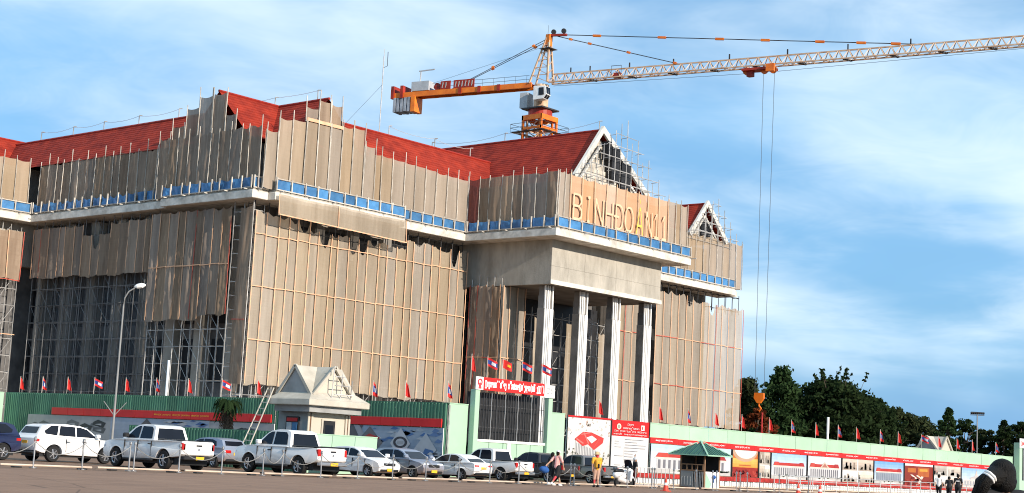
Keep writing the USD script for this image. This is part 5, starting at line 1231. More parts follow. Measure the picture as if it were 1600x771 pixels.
vehicle('pickup_truck', 'dark pickup partly hidden behind the walker in pink', 'pickup truck', 'pickup', 'paint_black', 66.1, 54.4, 90, .9, G)
vehicle('pickup_truck', 'dark grey pickup with pale cab pillar behind the person in the yellow vest', 'pickup truck', 'canopy', 'paint_grey', 71.2, 55.4, 90, .88, G)

# ------------------------------------------------------------------ people
def hulls(segs, refine=.035, iters=8):
    """Tapered bones (p, r, q, s) fused into one smooth skin."""
    M = None
    for p, r, q, s in segs:
        a = manifold3d.Manifold.sphere(r, 14).translate([float(c) for c in p]); b = manifold3d.Manifold.sphere(s, 14).translate([float(c) for c in q])
        h = manifold3d.Manifold.batch_hull([a, b]); M = h if M is None else M + h
    M = M.refine_to_length(refine); me = M.to_mesh(); t = trimesh.Trimesh(me.vert_properties[:, :3], me.tri_verts, process=True)
    trimesh.smoothing.filter_taubin(t, .5, .53, iters); return MB().mesh(t)
def hand(el, wr, side):
    el, wr = np.array(el, float), np.array(wr, float); d = (wr - el) / np.linalg.norm(wr - el); a = np.cross(d, (0, 1., 0)); a = a / (np.linalg.norm(a) + 1e-9); b = np.cross(d, a)
    S = []
    for k, l in zip((-1.5, -.5, .5, 1.5), (.065, .075, .07, .055)):
        base = wr + d * .085 + a * k * .019; kn = base + d * l * .55 + b * .01; S += [(wr + a * k * .012, .016, base, .012), (base, .0105, kn, .0095), (kn, .0095, kn + d * l * .45 + b * .02 * side, .0085)]
    th = wr + d * .03 + a * .03; S += [(wr, .018, th, .013), (th, .012, th + d * .045 + a * .02, .0095)]
    return S
def person(label, loc, face, J_, top, legs, shoes, top_short=True, hat=None, extra=None, leg_len=1., hair_m='hair', bare_legs=False, s=1.0, ragged=None):
    """J_: joints in metres, x forward, y left: hip, knee, ankle, shoulder, elbow, wrist for each side, neck, head."""
    t = thing('person', label, 'person', loc, math.radians(face))
    p = lambda n, mb, m_, **k: part(t, n, (mb.get()[0] * s, mb.get()[1]), m_, smooth=True, world=False, **k)
    j = {k: np.array(v, float) for k, v in J_.items()}
    pel = (j['hl'] + j['hr']) / 2; chest = (j['sl'] + j['sr']) / 2
    body = [(pel, .125, pel + (chest - pel) * .5, .115), (pel + (chest - pel) * .5, .115, chest - (0, 0, .08), .125), (chest, .07, j['neck'], .055), (j['neck'], .055, j['head'], .075)]
    hd = j['head']; fwd = np.array([1., 0, 0]) if 'look' not in j else j['look']
    body += [(hd + (0, 0, .03), .088, hd - (0, 0, .05) + fwd * .025, .066), (hd + fwd * .085 - (0, 0, .0), .012, hd + fwd * .10 - (0, 0, .025), .014), (hd + fwd * .07 - (0, 0, .075), .022, hd + fwd * .05 - (0, 0, .1), .03)]
    sid = np.cross((0, 0, 1.), fwd)
    body += [(hd + sid * q * .085, .018, hd + sid * q * .09 - (0, 0, .03), .014) for q in (-1, 1)]
    for q in 'lr':
        body += [(chest, .09, j['s' + q], .06), (j['s' + q], .055, j['e' + q], .042), (j['e' + q], .041, j['w' + q], .028), (pel, .11, j['h' + q], .095), (j['h' + q], .09, j['k' + q], .058), (j['k' + q], .056, j['a' + q], .038), (j['a' + q] - (.02, 0, .02), .036, j['a' + q] + (.13, 0, -.045), .028)]
        body += hand(j['e' + q], j['w' + q], 1 if q == 'l' else -1)
    p('body', hulls(body, .022, 6), 'skin')
    for q in (-1, 1): p('eye', MB().mesh(trimesh.creation.icosphere(1, .011).apply_translation(hd + fwd * .083 + sid * q * .032 + np.array([0, 0, .012]))), 'trim_black')
    shirt = [(pel + (0, 0, .02), .142, pel + (chest - pel) * .5, .132), (pel + (chest - pel) * .5, .132, chest - (0, 0, .07), .142)]
    for q in 'lr':
        shirt += [(chest - (0, 0, .02), .1, j['s' + q], .076), (pel, .1, pel + (j['h' + q] - pel) * .8, .115)]
        shirt += [(j['s' + q], .074, j['s' + q] + (j['e' + q] - j['s' + q]) * (.75 if top_short else 1), .062)] + ([] if top_short else [(j['e' + q], .062, j['w' + q], .044)])
    p('shirt', hulls(shirt, .04, 6), top)
    for (m_, a_, b_, r_) in legs:
        tr = []
        for q in 'lr':
            if m_[1] and q not in m_[1]: continue
            pts = [j['h' + q], j['k' + q], j['a' + q]]
            def P(f): return pts[0] + (pts[1] - pts[0]) * min(1, f * 2) if f <= .5 else pts[1] + (pts[2] - pts[1]) * (f - .5) * 2
            R = lambda f: (.106 - .08 * f) + r_
            fs = [f for f in (a_, .5, b_) if a_ <= f <= b_]
            tr += [(P(f0), R(f0), P(f1), R(f1)) for f0, f1 in zip(fs[:-1], fs[1:])]
            if a_ == 0: tr.append((pel, .128, j['h' + q], .11))
        p('trousers', hulls(tr, .04, 5), m_[0])
    for q in 'lr':
        a = j['a' + q]; p('shoe', hulls([(a - (.05, 0, .035), .045, a + (.14, 0, -.05), .036), (a - (.04, 0, .01), .046, a + (.02, 0, .0), .043)], .03, 4), shoes)
    if hat == 'cap':
        p('hair', hulls([(hd + (-.02, 0, .03), .098, hd + (-.05, 0, -.06), .07)], .03, 3), hair_m); p('cap', hulls([(hd + (0, 0, .06), .1, hd + (-.02, 0, .08), .085), (hd + fwd * .08 + (0, 0, .06), .02, hd + fwd * .17 + (0, 0, .045), .015)], .03, 3), 'cloth_white')
    elif hat == 'straw':
        p('hair', hulls([(hd + (-.02, 0, .03), .098, hd + (-.05, 0, -.08), .07)], .03, 3), 'cloth_red')
        a = np.arange(20) * 2 * np.pi / 20; mb = MB(); R_ = [(.02, .17), (.10, .14), (.115, .06), (.21, .03), (.20, .02)]
        V = np.vstack([np.c_[r_ * np.cos(a), r_ * np.sin(a), np.full(20, z_)] for r_, z_ in R_]) + hd; mb.add(V, [(i * 20 + k_, i * 20 + (k_ + 1) % 20, (i + 1) * 20 + (k_ + 1) % 20, (i + 1) * 20 + k_) for i in range(4) for k_ in range(20)]); p('straw_hat', mb, 'straw')
    elif hat == 'helmet': p('cap', hulls([(hd + (0, 0, .04), .112, hd + (-.03, 0, .03), .11)], .03, 3), 'grey_box')
    else: p('hair', hulls([(hd + (-.015, 0, .045), .098, hd + (-.055, 0, -.03), .078)], .03, 3), hair_m)
    if extra: extra(t, p, j)
    return t
def joints(stride=0., arm=.1, lean=0., h=1.65, armsL=None, armsR=None, spread=.1):
    k = h / 1.65
    J_ = dict(hl=(0, spread, .88), hr=(0, -spread, .88), kl=(stride * .35 + .03, spread, .47), kr=(-stride * .25 + .03, -spread, .48), al=(stride * .55, spread, .085), ar=(-stride * .65, -spread, .085 + .1 * abs(stride)),
              sl=(lean, .19, 1.35), sr=(lean, -.19, 1.35), el=(lean - arm * .8, .24, 1.08), er=(lean + arm * .8, -.24, 1.08), wl=(lean - arm, .23, .85), wr=(lean + arm * 1.5, -.23, .87), neck=(lean * 1.1, 0, 1.42), head=(lean * 1.3 + .01, 0, 1.53))
    if armsL: J_['el'], J_['wl'] = armsL
    if armsR: J_['er'], J_['wr'] = armsR
    return {a: tuple(c * k for c in b) for a, b in J_.items()}
def gx(px, Y):
    """X on the ground line Y that was surveyed at this pixel column."""
    lo, hi = 20., 160.
    for _ in range(50):
        m_ = (lo + hi) / 2; q = np.array([m_, Y, 0]) - EYEP
        if 800 + F * (q @ rt) / (q @ fw) < px: lo = m_
        else: hi = m_
    return lo
# walking to the right = +X
pk = at(868, 765.5, Z=0); pk = np.array([61.9, 47.4, 0])
def bag(t, p, j): p('plastic_bag', hulls([(j['wl'] + (-.05, .05, -.1), .05, j['wl'] + (-.1, .08, -.3), .17), (j['wl'] + (-.02, .05, -.3), .15, j['wl'] + (-.25, .1, -.25), .14)], .04, 3), 'cloth_blue')
P_pink = at(869, 764.5, Z=0)
person('person in a pink shirt and white cap walking right with a blue bag', (gx(869, 47.55), 47.55, 0), -5, joints(.62, .12, .03, 1.7, armsL=((-.22, .26, 1.12), (-.36, .28, 1.0))), 'cloth_pink', [(('cloth_black', None), 0, .55, .012), (('cloth_red', 'r'), .5, .96, .006)], 'cloth_white', True, 'cap', bag)
person('person in dark clothes mostly hidden behind the walker in pink', (gx(861, 48.1), 48.1, 0), -5, joints(.45, .1, .02, 1.6), 'cloth_black', [(('cloth_black', None), 0, .95, .012)], 'cloth_white', True, None)
def pack(t, p, j): p('backpack', hulls([((-.17, .06, 1.02), .08, (-.16, .06, 1.26), .085), ((-.17, -.06, 1.02), .08, (-.16, -.06, 1.26), .085)], .04, 3), 'cloth_yellow'); p('backpack_pocket', hulls([((-.26, 0, 1.0), .05, (-.26, .0, 1.12), .05)], .04, 2), 'cloth_black')
person('person in a straw hat and yellow backpack standing beside a chain post', (gx(931, 47.3), 47.3, 0), 60, joints(.08, .04, 0, 1.72, spread=.075), 'cloth_yellow', [(('cloth_tan', None), 0, .62, .012), (('cloth_red', 'l'), .5, .9, .006)], 'cloth_black', True, 'straw', pack)
person('person in dark clothes with one arm raised to the head behind the white scooter', (gx(991, 51.6), 51.6, 0), -35, joints(.05, .05, 0, 1.62, armsL=((.1, .42, 1.5), (.05, .22, 1.72))), 'cloth_black', [(('cloth_dark_red', None), 0, .95, .012)], 'cloth_black', True, 'helmet')
for lab, px, d, top_, legs_, h in (('person in a white shirt walking past the right picture boards', 1467, 104, 'cloth_white', 'cloth_black', 1.62), ('person in black walking beside the person in white, far right', 1483, 103, 'cloth_black', 'cloth_black', 1.5), ('person in a black printed shirt walking, rightmost of the three', 1497, 98, 'cloth_black', 'cloth_black', 1.66)):
    q = EYEP + (fw + rt * ((px - 800) / F) - up * ((757 - 385.5) / F)) * d
    e_ = None
    if '1497' in str(px):
        e_ = lambda t, p, j: p('shirt_print', MB().box(-.158, -.15, -.1, .1, 1.2, 1.27), 'cloth_white')
    person(lab, (q[0], q[1], 0), 20, joints(.4, .1, .02, h), top_, [((legs_, None), 0, .95, .012)], 'cloth_black', True, None, e_)
# the near onlooker at the lower right edge: mainly hair, tied back with a white band
q = EYEP + (fw + rt * ((1565 - 800) / F) - up * ((757 - 385.5) / F)) * 11.0
def tail_(t, p, j):
    # all in the person's own frame: hair gathered high at the side, white band, tail falling over the shoulder
    loc, a = t.loc, -t.rot; L_ = lambda w: np.array([(w[0] - loc[0]) * math.cos(a) - (w[1] - loc[1]) * math.sin(a), (w[0] - loc[0]) * math.sin(a) + (w[1] - loc[1]) * math.cos(a), w[2]])
    h = j['head']; tie_ = L_(onray(1546, 745, 10.86)); mid = L_(onray(1535, 757, 10.84)); low = L_(onray(1527, 776, 10.86)); end = L_(onray(1522, 800, 10.9))
    p('hair_mass', hulls([(h + (0, 0, .005), .105, h + (-.02, 0, -.02), .1), (h + (-.01, .02, .01), .1, tie_, .036)], .014, 2), 'hair')
    ax = (mid - tie_) / np.linalg.norm(mid - tie_); u_ = np.cross(ax, (1., 0, 0)); u_ /= np.linalg.norm(u_); w_ = np.cross(ax, u_)
    for k, o in enumerate((-.008, .014)): p('hair_tie', MB().tube([tie_ + ax * o + (u_ * math.cos(q_) + w_ * math.sin(q_)) * (.043 + .004 * (n_ % 2)) for n_, q_ in enumerate(np.linspace(0, 2 * np.pi, 15))], .0095, 6), 'cloth_white')
    for k in range(9):
        o = u_ * .022 * math.cos(k * .7) * (k > 0) + w_ * .022 * math.sin(k * .7) * (k > 0); p('hair_strand', MB().tube([tie_ + o * .8, tie_ + ax * .03 + o * 1.3, mid + o * 1.5, low + o * 1.3, end + o * .4], [.022, .024, .026, .02, .006], 8), 'hair')
person('near onlooker at the right edge with black hair in a white hair tie', (q[0], q[1], 0), 40.8 + 10, joints(0, .03, 0, 1.385), 'cloth_black', [(('cloth_black', None), 0, .95, .012)], 'cloth_black', True, None, tail_)

# ------------------------------------------------------------------ scooter
sc = thing('motor_scooter', 'white motor scooter with dark windshield parked by the chain posts', 'scooter', (gx(975, 50.2), 50.2, 0), 0)
p_ = lambda n, mb, m_, **k: part(sc, n, mb, m_, world=False, **k)
for x_ in (-.62, .66): wheel(sc, x_, .001, .25, .13, lambda n, mb, m_: part(sc, n, mb, m_, world=False))
p_('body', hulls([((-.75, 0, .62), .2, (-.2, 0, .58), .22), ((-.5, 0, .45), .2, (-.1, 0, .35), .14), ((-.1, 0, .3), .1, (.35, 0, .3), .12)], .05, 4), 'paint_white', smooth=True)
p_('front_shield', hulls([((.3, -.2, .35), .07, (.36, -.22, .85), .08), ((.3, .2, .35), .07, (.36, .22, .85), .08), ((.42, 0, .4), .1, (.4, 0, .95), .12)], .05, 4), 'paint_white', smooth=True)
p_('front_fender', hulls([((.5, 0, .52), .08, (.8, 0, .5), .07), ((.8, 0, .5), .07, (.92, 0, .36), .05)], .05, 3), 'paint_white', smooth=True)
p_('seat', hulls([((-.8, 0, .84), .13, (-.25, 0, .82), .13)], .05, 3), 'trim_black', smooth=True)
p_('windshield', MB().add([(.42, -.28, .98), (.42, .28, .98), (.22, .24, 1.42), (.22, -.24, 1.42), (.46, 0, .98), (.26, 0, 1.46)], [(0, 4, 5), (0, 5, 3), (4, 1, 2), (4, 2, 5)]), 'glass_dark')
p_('handlebar', MB().tube([(.22, -.36, 1.06), (.32, 0, 1.02), (.22, .36, 1.06)], .025, 6), 'trim_black'); p_('headlight', MB().mesh(trimesh.creation.icosphere(2, .09).apply_translation((.5, 0, .88))), 'lamp_clear')

# ------------------------------------------------------------------ chain posts
PY = 48.9
def post_at(px): return at(px, 740, Y=PY)[0]
def px_ground_x(px):
    # X on the line Y = PY at ground level whose image lies at px
    lo, hi = 20., 140.
    for _ in range(50):
        m_ = (lo + hi) / 2; q = np.array([m_, PY, 0]) - EYEP
        if 800 + F * (q @ rt) / (q @ fw) < px: lo = m_
        else: hi = m_
    return lo
pxs = [-26, 51.5, 127.7, 200.8, 208.2, 278.8, 345.5, 410, 440, 500.6, 558, 612.7, 664.6, 716, 764.8, 810, 854.7, 891, 896.5, 937, 979.4]
px2 = [1018, 1022, 1052, 1087, 1113, 1119, 1150, 1156, 1167, 1187, 1217, 1263]
posts = []; names = ('left edge', )
where = ['in front of the navy car at the left edge', 'left of the white sport utility vehicle\'s rear wheel', 'before the doors of the white sport utility vehicle', 'left of a close pair, before the pickup with white tailgate', 'right of a close pair, before the pickup with white tailgate',
         'at the tail light of the pickup with white tailgate', 'before the half hidden grey blue hatchback', 'before the front door of the gatehouse pickup', 'before the rear wheel of the gatehouse pickup', 'at the tail light of the gatehouse pickup', 'before the white hatchback\'s front wheel',
         'between the white and the grey blue hatchback', 'before the grille of the grey blue hatchback', 'before the tail light of the white sedan', 'before the rear wheel of the pickup at the barred gate', 'at the tailgate of the pickup at the barred gate', 'just left of the walker in pink',
         'left of a close pair, right of the walker in pink', 'right of a close pair, right of the walker in pink', 'just right of the person with yellow backpack', 'before the white scooter', 'left of a close pair, right of the scooter', 'right of a close pair, right of the scooter', 'just left of the kiosk',
         'before the lattice of the kiosk', 'left of a pair before the white kiosk panel', 'right of a pair before the white kiosk panel', 'first right of the kiosk', 'second right of the kiosk', 'third right of the kiosk', 'before the auditorium picture', 'before the blue sky building picture', 'last on the right, before the pale sky picture']
proto = None
for i, px in enumerate(pxs + px2):
    x_ = px_ground_x(px); posts.append(x_)
    lab = 'chain post ' + where[i]
    if proto is None:
        proto = thing('chain_post', lab, 'bollard', (x_, PY, 0), 0, 'steel chain posts along the road')
        part(proto, 'base', MB().tube([(x_, PY, 0), (x_, PY, .03)], .14, 14), 'chrome_post'); part(proto, 'tube', MB().tube([(x_, PY, .03), (x_, PY, .98)], .031, 10), 'chrome_post')
        part(proto, 'cap', MB().tube([(x_, PY, .97), (x_, PY, 1.0), (x_, PY, 1.08), (x_, PY, 1.12)], [.035, .055, .055, .025], 10), 'chrome_post')
    else: copy(proto, lab, (x_, PY, 0))
ch_n = 0
for i in range(len(pxs) - 1):
    a, b = posts[i], posts[i + 1]
    if b - a < .8: continue
    pts = [(a + (b - a) * u, PY - .04, .93 - .42 * (1 - (2 * u - 1) ** 2)) for u in np.linspace(0, 1, 11)]
    path = solo('chain', MB().tube(pts, .015, 5), 'chain', 'chain hanging from the post ' + where[i], 'chain', 'chains between the posts')
gr = thing('ground_rail', 'low pale pipe rail on the ground along the chain posts', 'rail', (50, PY, 0))
x_ = 26.
while x_ < 96:
    e = x_ + 4.0; part(gr, 'pipe', MB().tube([(x_, PY + .02, .10), (e - .25, PY + .02, .10 + RNG.uniform(-.02, .02))], .036, 7), 'kerb_white')
    for q in (x_ + .5, e - .8): part(gr, 'foot', MB().cham(q, q + .3, PY - .1, PY + .16, 0, .05, .01), 'dark_frame')
    x_ = e
# metal barriers
def barrier(label, x0, x1, y, h, n, m_='rail_grey', mid=(.5,), r=.025):
    t = thing('metal_barrier', label, 'barrier', (x0, y, 0))
    for k in np.linspace(x0, x1, n): part(t, 'post', MB().tube([(k, y, 0), (k, y, h)], r * 1.15, 6), m_)
    for zz in (h,) + tuple(h * q for q in mid): part(t, 'rail', MB().tube([(x0, y, zz), (x1, y, zz)], r, 6), m_)
barrier('short grey metal barrier between the scooter and the kiosk', px_ground_x(1008) + 2.0, px_ground_x(1062) + 2.0, 51.0, 1.08, 9, 'steel_pole', (.12,), .02)
barrier('grey rail barrier just right of the kiosk', 84.5, 90.5, 50.5, 1.0, 5, 'rail_grey', (.45,))
barrier('long pale rail barrier in front of the picture boards', 93, 128, 54.5, 1.0, 22, 'rail_grey', (.66, .33), .03)
# cones
cone0 = None
for lab, px, py in (('red traffic cone left of the kiosk', 1040, 768), ('red traffic cone before the long barrier, left of two', 1247, 775), ('red traffic cone before the long barrier, right of two', 1281, 777)):
    q = at(px, py, Z=0)
    if cone0 is None:
        cone0 = thing('traffic_cone', lab, 'cone', q, 0, 'traffic cones')
        part(cone0, 'cone', MB().tube([q + (0, 0, .03), q + (0, 0, .68)], [.15, .03], 14), 'cone'); part(cone0, 'base', MB().cham(q[0] - .2, q[0] + .2, q[1] - .2, q[1] + .2, 0, .035, .01), 'cone'); part(cone0, 'band', MB().tube([q + (0, 0, .3), q + (0, 0, .42)], [.105, .078], 14), 'cloth_white')
    else: copy(cone0, lab, q)

# ------------------------------------------------------------------ kiosk
kx, ky = gx(1100, 50.6), 50.6
ks = thing('guard_kiosk', 'small guard kiosk with a green hipped metal roof and white green panel', 'kiosk', (kx, ky, 0))
K = lambda n, mb, m_, **k: part(ks, n, mb, m_, world=False, **k)
KX, KY = 1.65, 1.75
for x_ in (0, KX - .09):
    for y_ in (0, KY - .09): K('corner_post', MB().cham(x_, x_ + .09, y_, y_ + .09, 0, 2.05, .01), 'wood')
K('floor', MB().box(.02, KX - .02, .02, KY - .02, .02, .12), 'wood'); K('rear_wall', MB().box(.1, KX - .1, KY - .06, KY - .02, .1, 2.03), 'shade_black'); K('right_wall', MB().box(KX - .06, KX - .02, .1, KY - .1, .1, 2.03), 'shade_black')
K('front_panel', MB().cham(.09, KX - .09, -.012, .02, .08, 1.02, .006), 'white_paint')
K('panel_stripe', MB().prism(Polygon([(.1, .98), (.1, .1), (.55, .1), (.75, .3)]), -.024, -.014), 'kiosk_light')
K('blue_bow', MB().mesh(trimesh.creation.icosphere(1, .13).apply_translation((.85, -.1, .72))).tube([(.85, -.1, .7), (.8, -.12, .4)], .04, 6), 'cloth_blue')
K('counter_rail', MB().box(-.03, .03, .1, KY - .1, 1.03, 1.1), 'wood'); K('counter_rail', MB().box(-.03, .03, .1, KY - .1, 1.38, 1.44), 'wood')
for k in range(5): K('counter_bar', MB().box(-.02, .02, .1 + k * .375, .16 + k * .375, 1.1, 1.38), 'wood')
K('side_board', MB().cham(-.012, .02, .85, KY - .09, .1, 1.02, .006), 'house_grey')
for k in range(7): K('lattice_bar', MB().box(-.02, .01, .1 + k * .115, .14 + k * .115, .1, 1.0), 'rail_grey')
for k in range(4): K('lattice_bar', MB().box(-.03, -.013, .95 + k * .2, 1.0 + k * .2, .2, .7), 'rail_grey')
K('table', MB().box(.3, KX - .2, .3, KY - .3, .9, .95), 'wood')
ov, ze, zr = .5, 1.98, 2.78
c4 = [np.array(q) for q in ((-ov, -ov, ze), (KX + ov, -ov, ze), (KX + ov, KY + ov, ze), (-ov, KY + ov, ze))]; ap = [np.array((KX / 2 - .1, KY / 2 - .1, zr)), np.array((KX / 2 + .1, KY / 2 + .1, zr))]
ctr = np.array((KX / 2, KY / 2, zr))
for k in range(4):
    a, b = c4[k], c4[(k + 1) % 4]
    for i in range(9):
        u, v_ = i / 9, (i + 1) / 9; A, Bq = a + (b - a) * u, a + (b - a) * v_
        f0, f1 = 1 - abs(2 * u - 1), 1 - abs(2 * v_ - 1); f0, f1 = f0 * .93, f1 * .93
        TA, TB = A + (ctr - (a + b) / 2) * f0 + 0 * A, Bq + (ctr - (a + b) / 2) * f1
        K('roof_sheet', MB().quad(A, Bq, TB, TA), 'kiosk_green'); K('roof_rib', MB().beam(A + (0, 0, .02), TA + (0, 0, .02), .035, .04), 'kiosk_green')
    K('hip_cap', MB().beam(a + (0, 0, .03), ctr + (0, 0, .03), .09, .05), 'kiosk_light'); K('eave_trim', MB().beam(a + (0, 0, -.02), b + (0, 0, -.02), .04, .07), 'kiosk_light')

# ------------------------------------------------------------------ street lamp, poles
lp = thing('street_lamp', 'tall grey street lamp with a curved arm in front of the left wing', 'street lamp', (47.6, 68.0, 0))
dpt = 79.
def lpt(px, py): 
    d = fw + rt * ((px - 800) / F) - up * ((py - 385.5) / F); return EYEP + d * (dpt / (d @ fw))
base = np.array([*lpt(163, 740)[:2], 0]); top_ = lpt(193, 478); base[:2] = top_[:2]
part(lp, 'pole', MB().tube([base, base + (0, 0, .9), base + (0, 0, .95), top_], [.085, .08, .065, .04], 10), 'lamp_grey')
part(lp, 'arm', MB().tube([top_, lpt(195, 466), lpt(201, 456), lpt(213, 449)], .035, 8), 'lamp_grey')
hd_ = lpt(219, 447); ax_ = (lpt(225, 447) - lpt(213, 449)); ax_ /= np.linalg.norm(ax_)
part(lp, 'lamp_head', MB().tube([hd_ - ax_ * .28, hd_ - ax_ * .15, hd_ + ax_ * .1, hd_ + ax_ * .28], [.05, .12, .14, .05], 10), 'cab_white')
part(lp, 'brace', MB().tube([base + (0, 0, 2.3), base + (.4, -.4, 3.0)], .02, 5).tube([base + (0, 0, 2.3), base + (-.4, .4, 3.0)], .02, 5), 'lamp_grey')
def pole_thing(name, label, cat, px, ptop, d, r, m_):
    q = onray(px, ptop, d); t = thing(name, label, cat, (q[0], q[1], 0)); part(t, 'pole', MB().tube([(q[0], q[1], 0), q], r, 7), m_); return t, q
pole_thing('white_pole', 'plain white pole standing behind the hoarding before the big dark tree', 'pole', 1294, 652, 150, .12, 'white_paint')
pole_thing('red_pole', 'thin rust red pole under the crane hook behind the hoarding', 'pole', 1191, 645, 150, .09, 'flower_red')
pole_thing('site_light_pole', 'short pole with a small floodlight inside the left wing scaffold', 'pole', 264, 563, 112, .09, 'cab_white')
t, q = pole_thing('floodlight_mast', 'tall floodlight mast with a ring of lamps over the far right trees', 'floodlight', 1527, 648, 235, .09, 'lamp_grey')
for k in range(-3, 4): part(t, 'floodlight', MB().beam(q + (.3 * k * .65, -.3 * k * .75, .1), q + (.3 * k * .65 + .2, -.3 * k * .75, .3), .28, .25), 'crane_dark')
part(t, 'cross_arm', MB().beam(q + (-.7, .8, -.1), q + (.7, -.8, -.1), .1), 'crane_dark')

# ------------------------------------------------------------------ flags
def flag_proto(name, label, base, lao_, fly, h=1.15):
    t = thing(name, label, 'flag', base, 0, None)
    P = lambda n, mb, m_: part(t, n, mb, m_, smooth=True, world=False)
    part(t, 'pole', MB().tube([(0, 0, -.5), (0, 0, h + .1)], .022, 5), 'pale_pole', world=False)
    def cloth(u0, u1, v0, v1):
        u, v = np.meshgrid(np.linspace(u0, u1, 8), np.linspace(v0, v1, 5), indexing='ij')
        if fly:  # streams to the right and camera side, dipping
            X_ = .6 * u * (1 - .12 * u); Y_ = -.35 * u + .10 * np.sin(u * 7 + v); Z_ = h - .48 + .48 * v - .26 * u + .04 * np.sin(u * 8)
        else:    # hangs down in folds
            X_ = .25 * u ** .6 * (1.25 - .7 * v) + .03 * np.sin(u * 11); Y_ = -.07 * np.sin(u * 9) * (1.2 - v) - .1 * u; Z_ = h - .8 + .8 * (v * (1 - .12 * u)) - .12 * u
        return MB().grid(np.stack([X_, Y_, Z_], -1))
    if lao_:
        P('red_stripe', cloth(0, 1, 0, .26), 'flag_red'); P('blue_stripe', cloth(0, 1, .25, .75), 'flag_blue'); P('red_stripe', cloth(0, 1, .74, 1), 'flag_red')
        mb = cloth(.36, .64, .32, .68); v, f = mb.get(); v = v + (0, -.02, 0); P('white_disc', MB().add(v, f), 'flag_white')
    else:
        P('cloth', cloth(0, 1, 0, 1), 'flag_red')
        if fly: v, f = cloth(.40, .60, .38, .66).get(); P('emblem', MB().add(v + (0, -.02, 0), f), 'flag_yellow')
    return t
FL = [(30, 'L', 0, 0, 'first red flag on the left hoarding, nearest the left edge'), (65, 'L', 1, 0, 'limp striped flag right of the first red flag on the left hoarding'), (104, 'L', 0, 0, 'limp red flag left of the flying striped flag'), (146, 'L', 1, 1, 'striped flag with white disc flying left of the street lamp'),
      (195, 'L', 0, 0, 'red flag just right of the street lamp pole'), (243, 'L', 1, 0, 'limp striped flag under the half height netting'), (293, 'L', 0, 0, 'red flag between the street lamp and the dead palm'), (346, 'L', 1, 1, 'striped flag flying above the dead palm'), (401, 'L', 0, 0, 'red flag by the ladder at the gatehouse eave'),
      (582, 'C', 1, 0, 'limp flag over the hoarding just right of the gatehouse'), (633, 'C', 0, 0, 'red flag over the hoarding between gatehouse and gate'), (699, 'C', 1, 0, 'limp dark flag at the hoarding corner left of the gate'),
      (735, 'G', 0, 0, 'limp red flag on the left gate post'), (760, 'G', 1, 1, 'striped flag, leftmost flying flag over the red gate sign'), (784, 'G', 0, 1, 'red flag with yellow emblem flying over the gate sign'), (815, 'G', 1, 1, 'striped flag flying over the middle right of the gate sign'), (846, 'G', 1, 1, 'striped flag flying at the right gate post before the first column'),
      (933, 'R', 0, 0, 'red flag between the second and third column'), (1028, 'R', 0, 0, 'red flag just right of the fourth column'), (1073, 'R', 1, 0, 'dark limp flag before the right net wall'), (1116, 'R', 0, 0, 'red flag before the right net wall above the kiosk'), (1158, 'R', 0, 0, 'red flag at the right corner of the building'), (1201, 'R', 0, 0, 'red flag just right of the red pole'),
      (1236, 'R', 1, 0, 'limp striped flag before the layered tree'), (1274, 'R', 0, 0, 'red flag left of the white pole'), (1309, 'R', 1, 0, 'limp striped flag right of the white pole'), (1338, 'R', 0, 0, 'red flag before the middle of the dark tree row'), (1375, 'R', 1, 0, 'pale limp flag right of the dark tree'), (1403, 'R', 0, 0, 'red flag before the low trees'),
      (1440, 'R', 1, 1, 'striped flag with white disc flying left of the cypress'), (1466, 'R', 0, 0, 'red flag below the cypress'), (1495, 'R', 0, 0, 'red flag before the left of the far gatehouse roof'), (1519, 'R', 0, 0, 'red flag before the right of the far gatehouse roof'), (1556, 'R', 1, 0, 'limp flag right of the far gatehouse roof')]
protos = {}
for px, side, lao_, fly, lab in FL:
    if side in 'LC': q = at(px, 616, X=FX + .1); z_ = 4.1
    elif side == 'G': q = at(px, 600, Y=FY - .1); z_ = 5.75
    else: q = at(px, 690, Y=FY + .1); z_ = 3.95 - .23 * max(0, (q[0] - 83.5) / 58.8)
    loc = (q[0], q[1], z_); key = (lao_, fly)
    if key not in protos: protos[key] = flag_proto(('party_flag', 'national_flag')[lao_] + ('', '_flying')[fly], lab, loc, lao_, fly); tagp(protos[key].prim, group='flags on the hoardings')
    else: copy(protos[key], lab, loc, RNG.uniform(-.6, .3), group='flags on the hoardings')

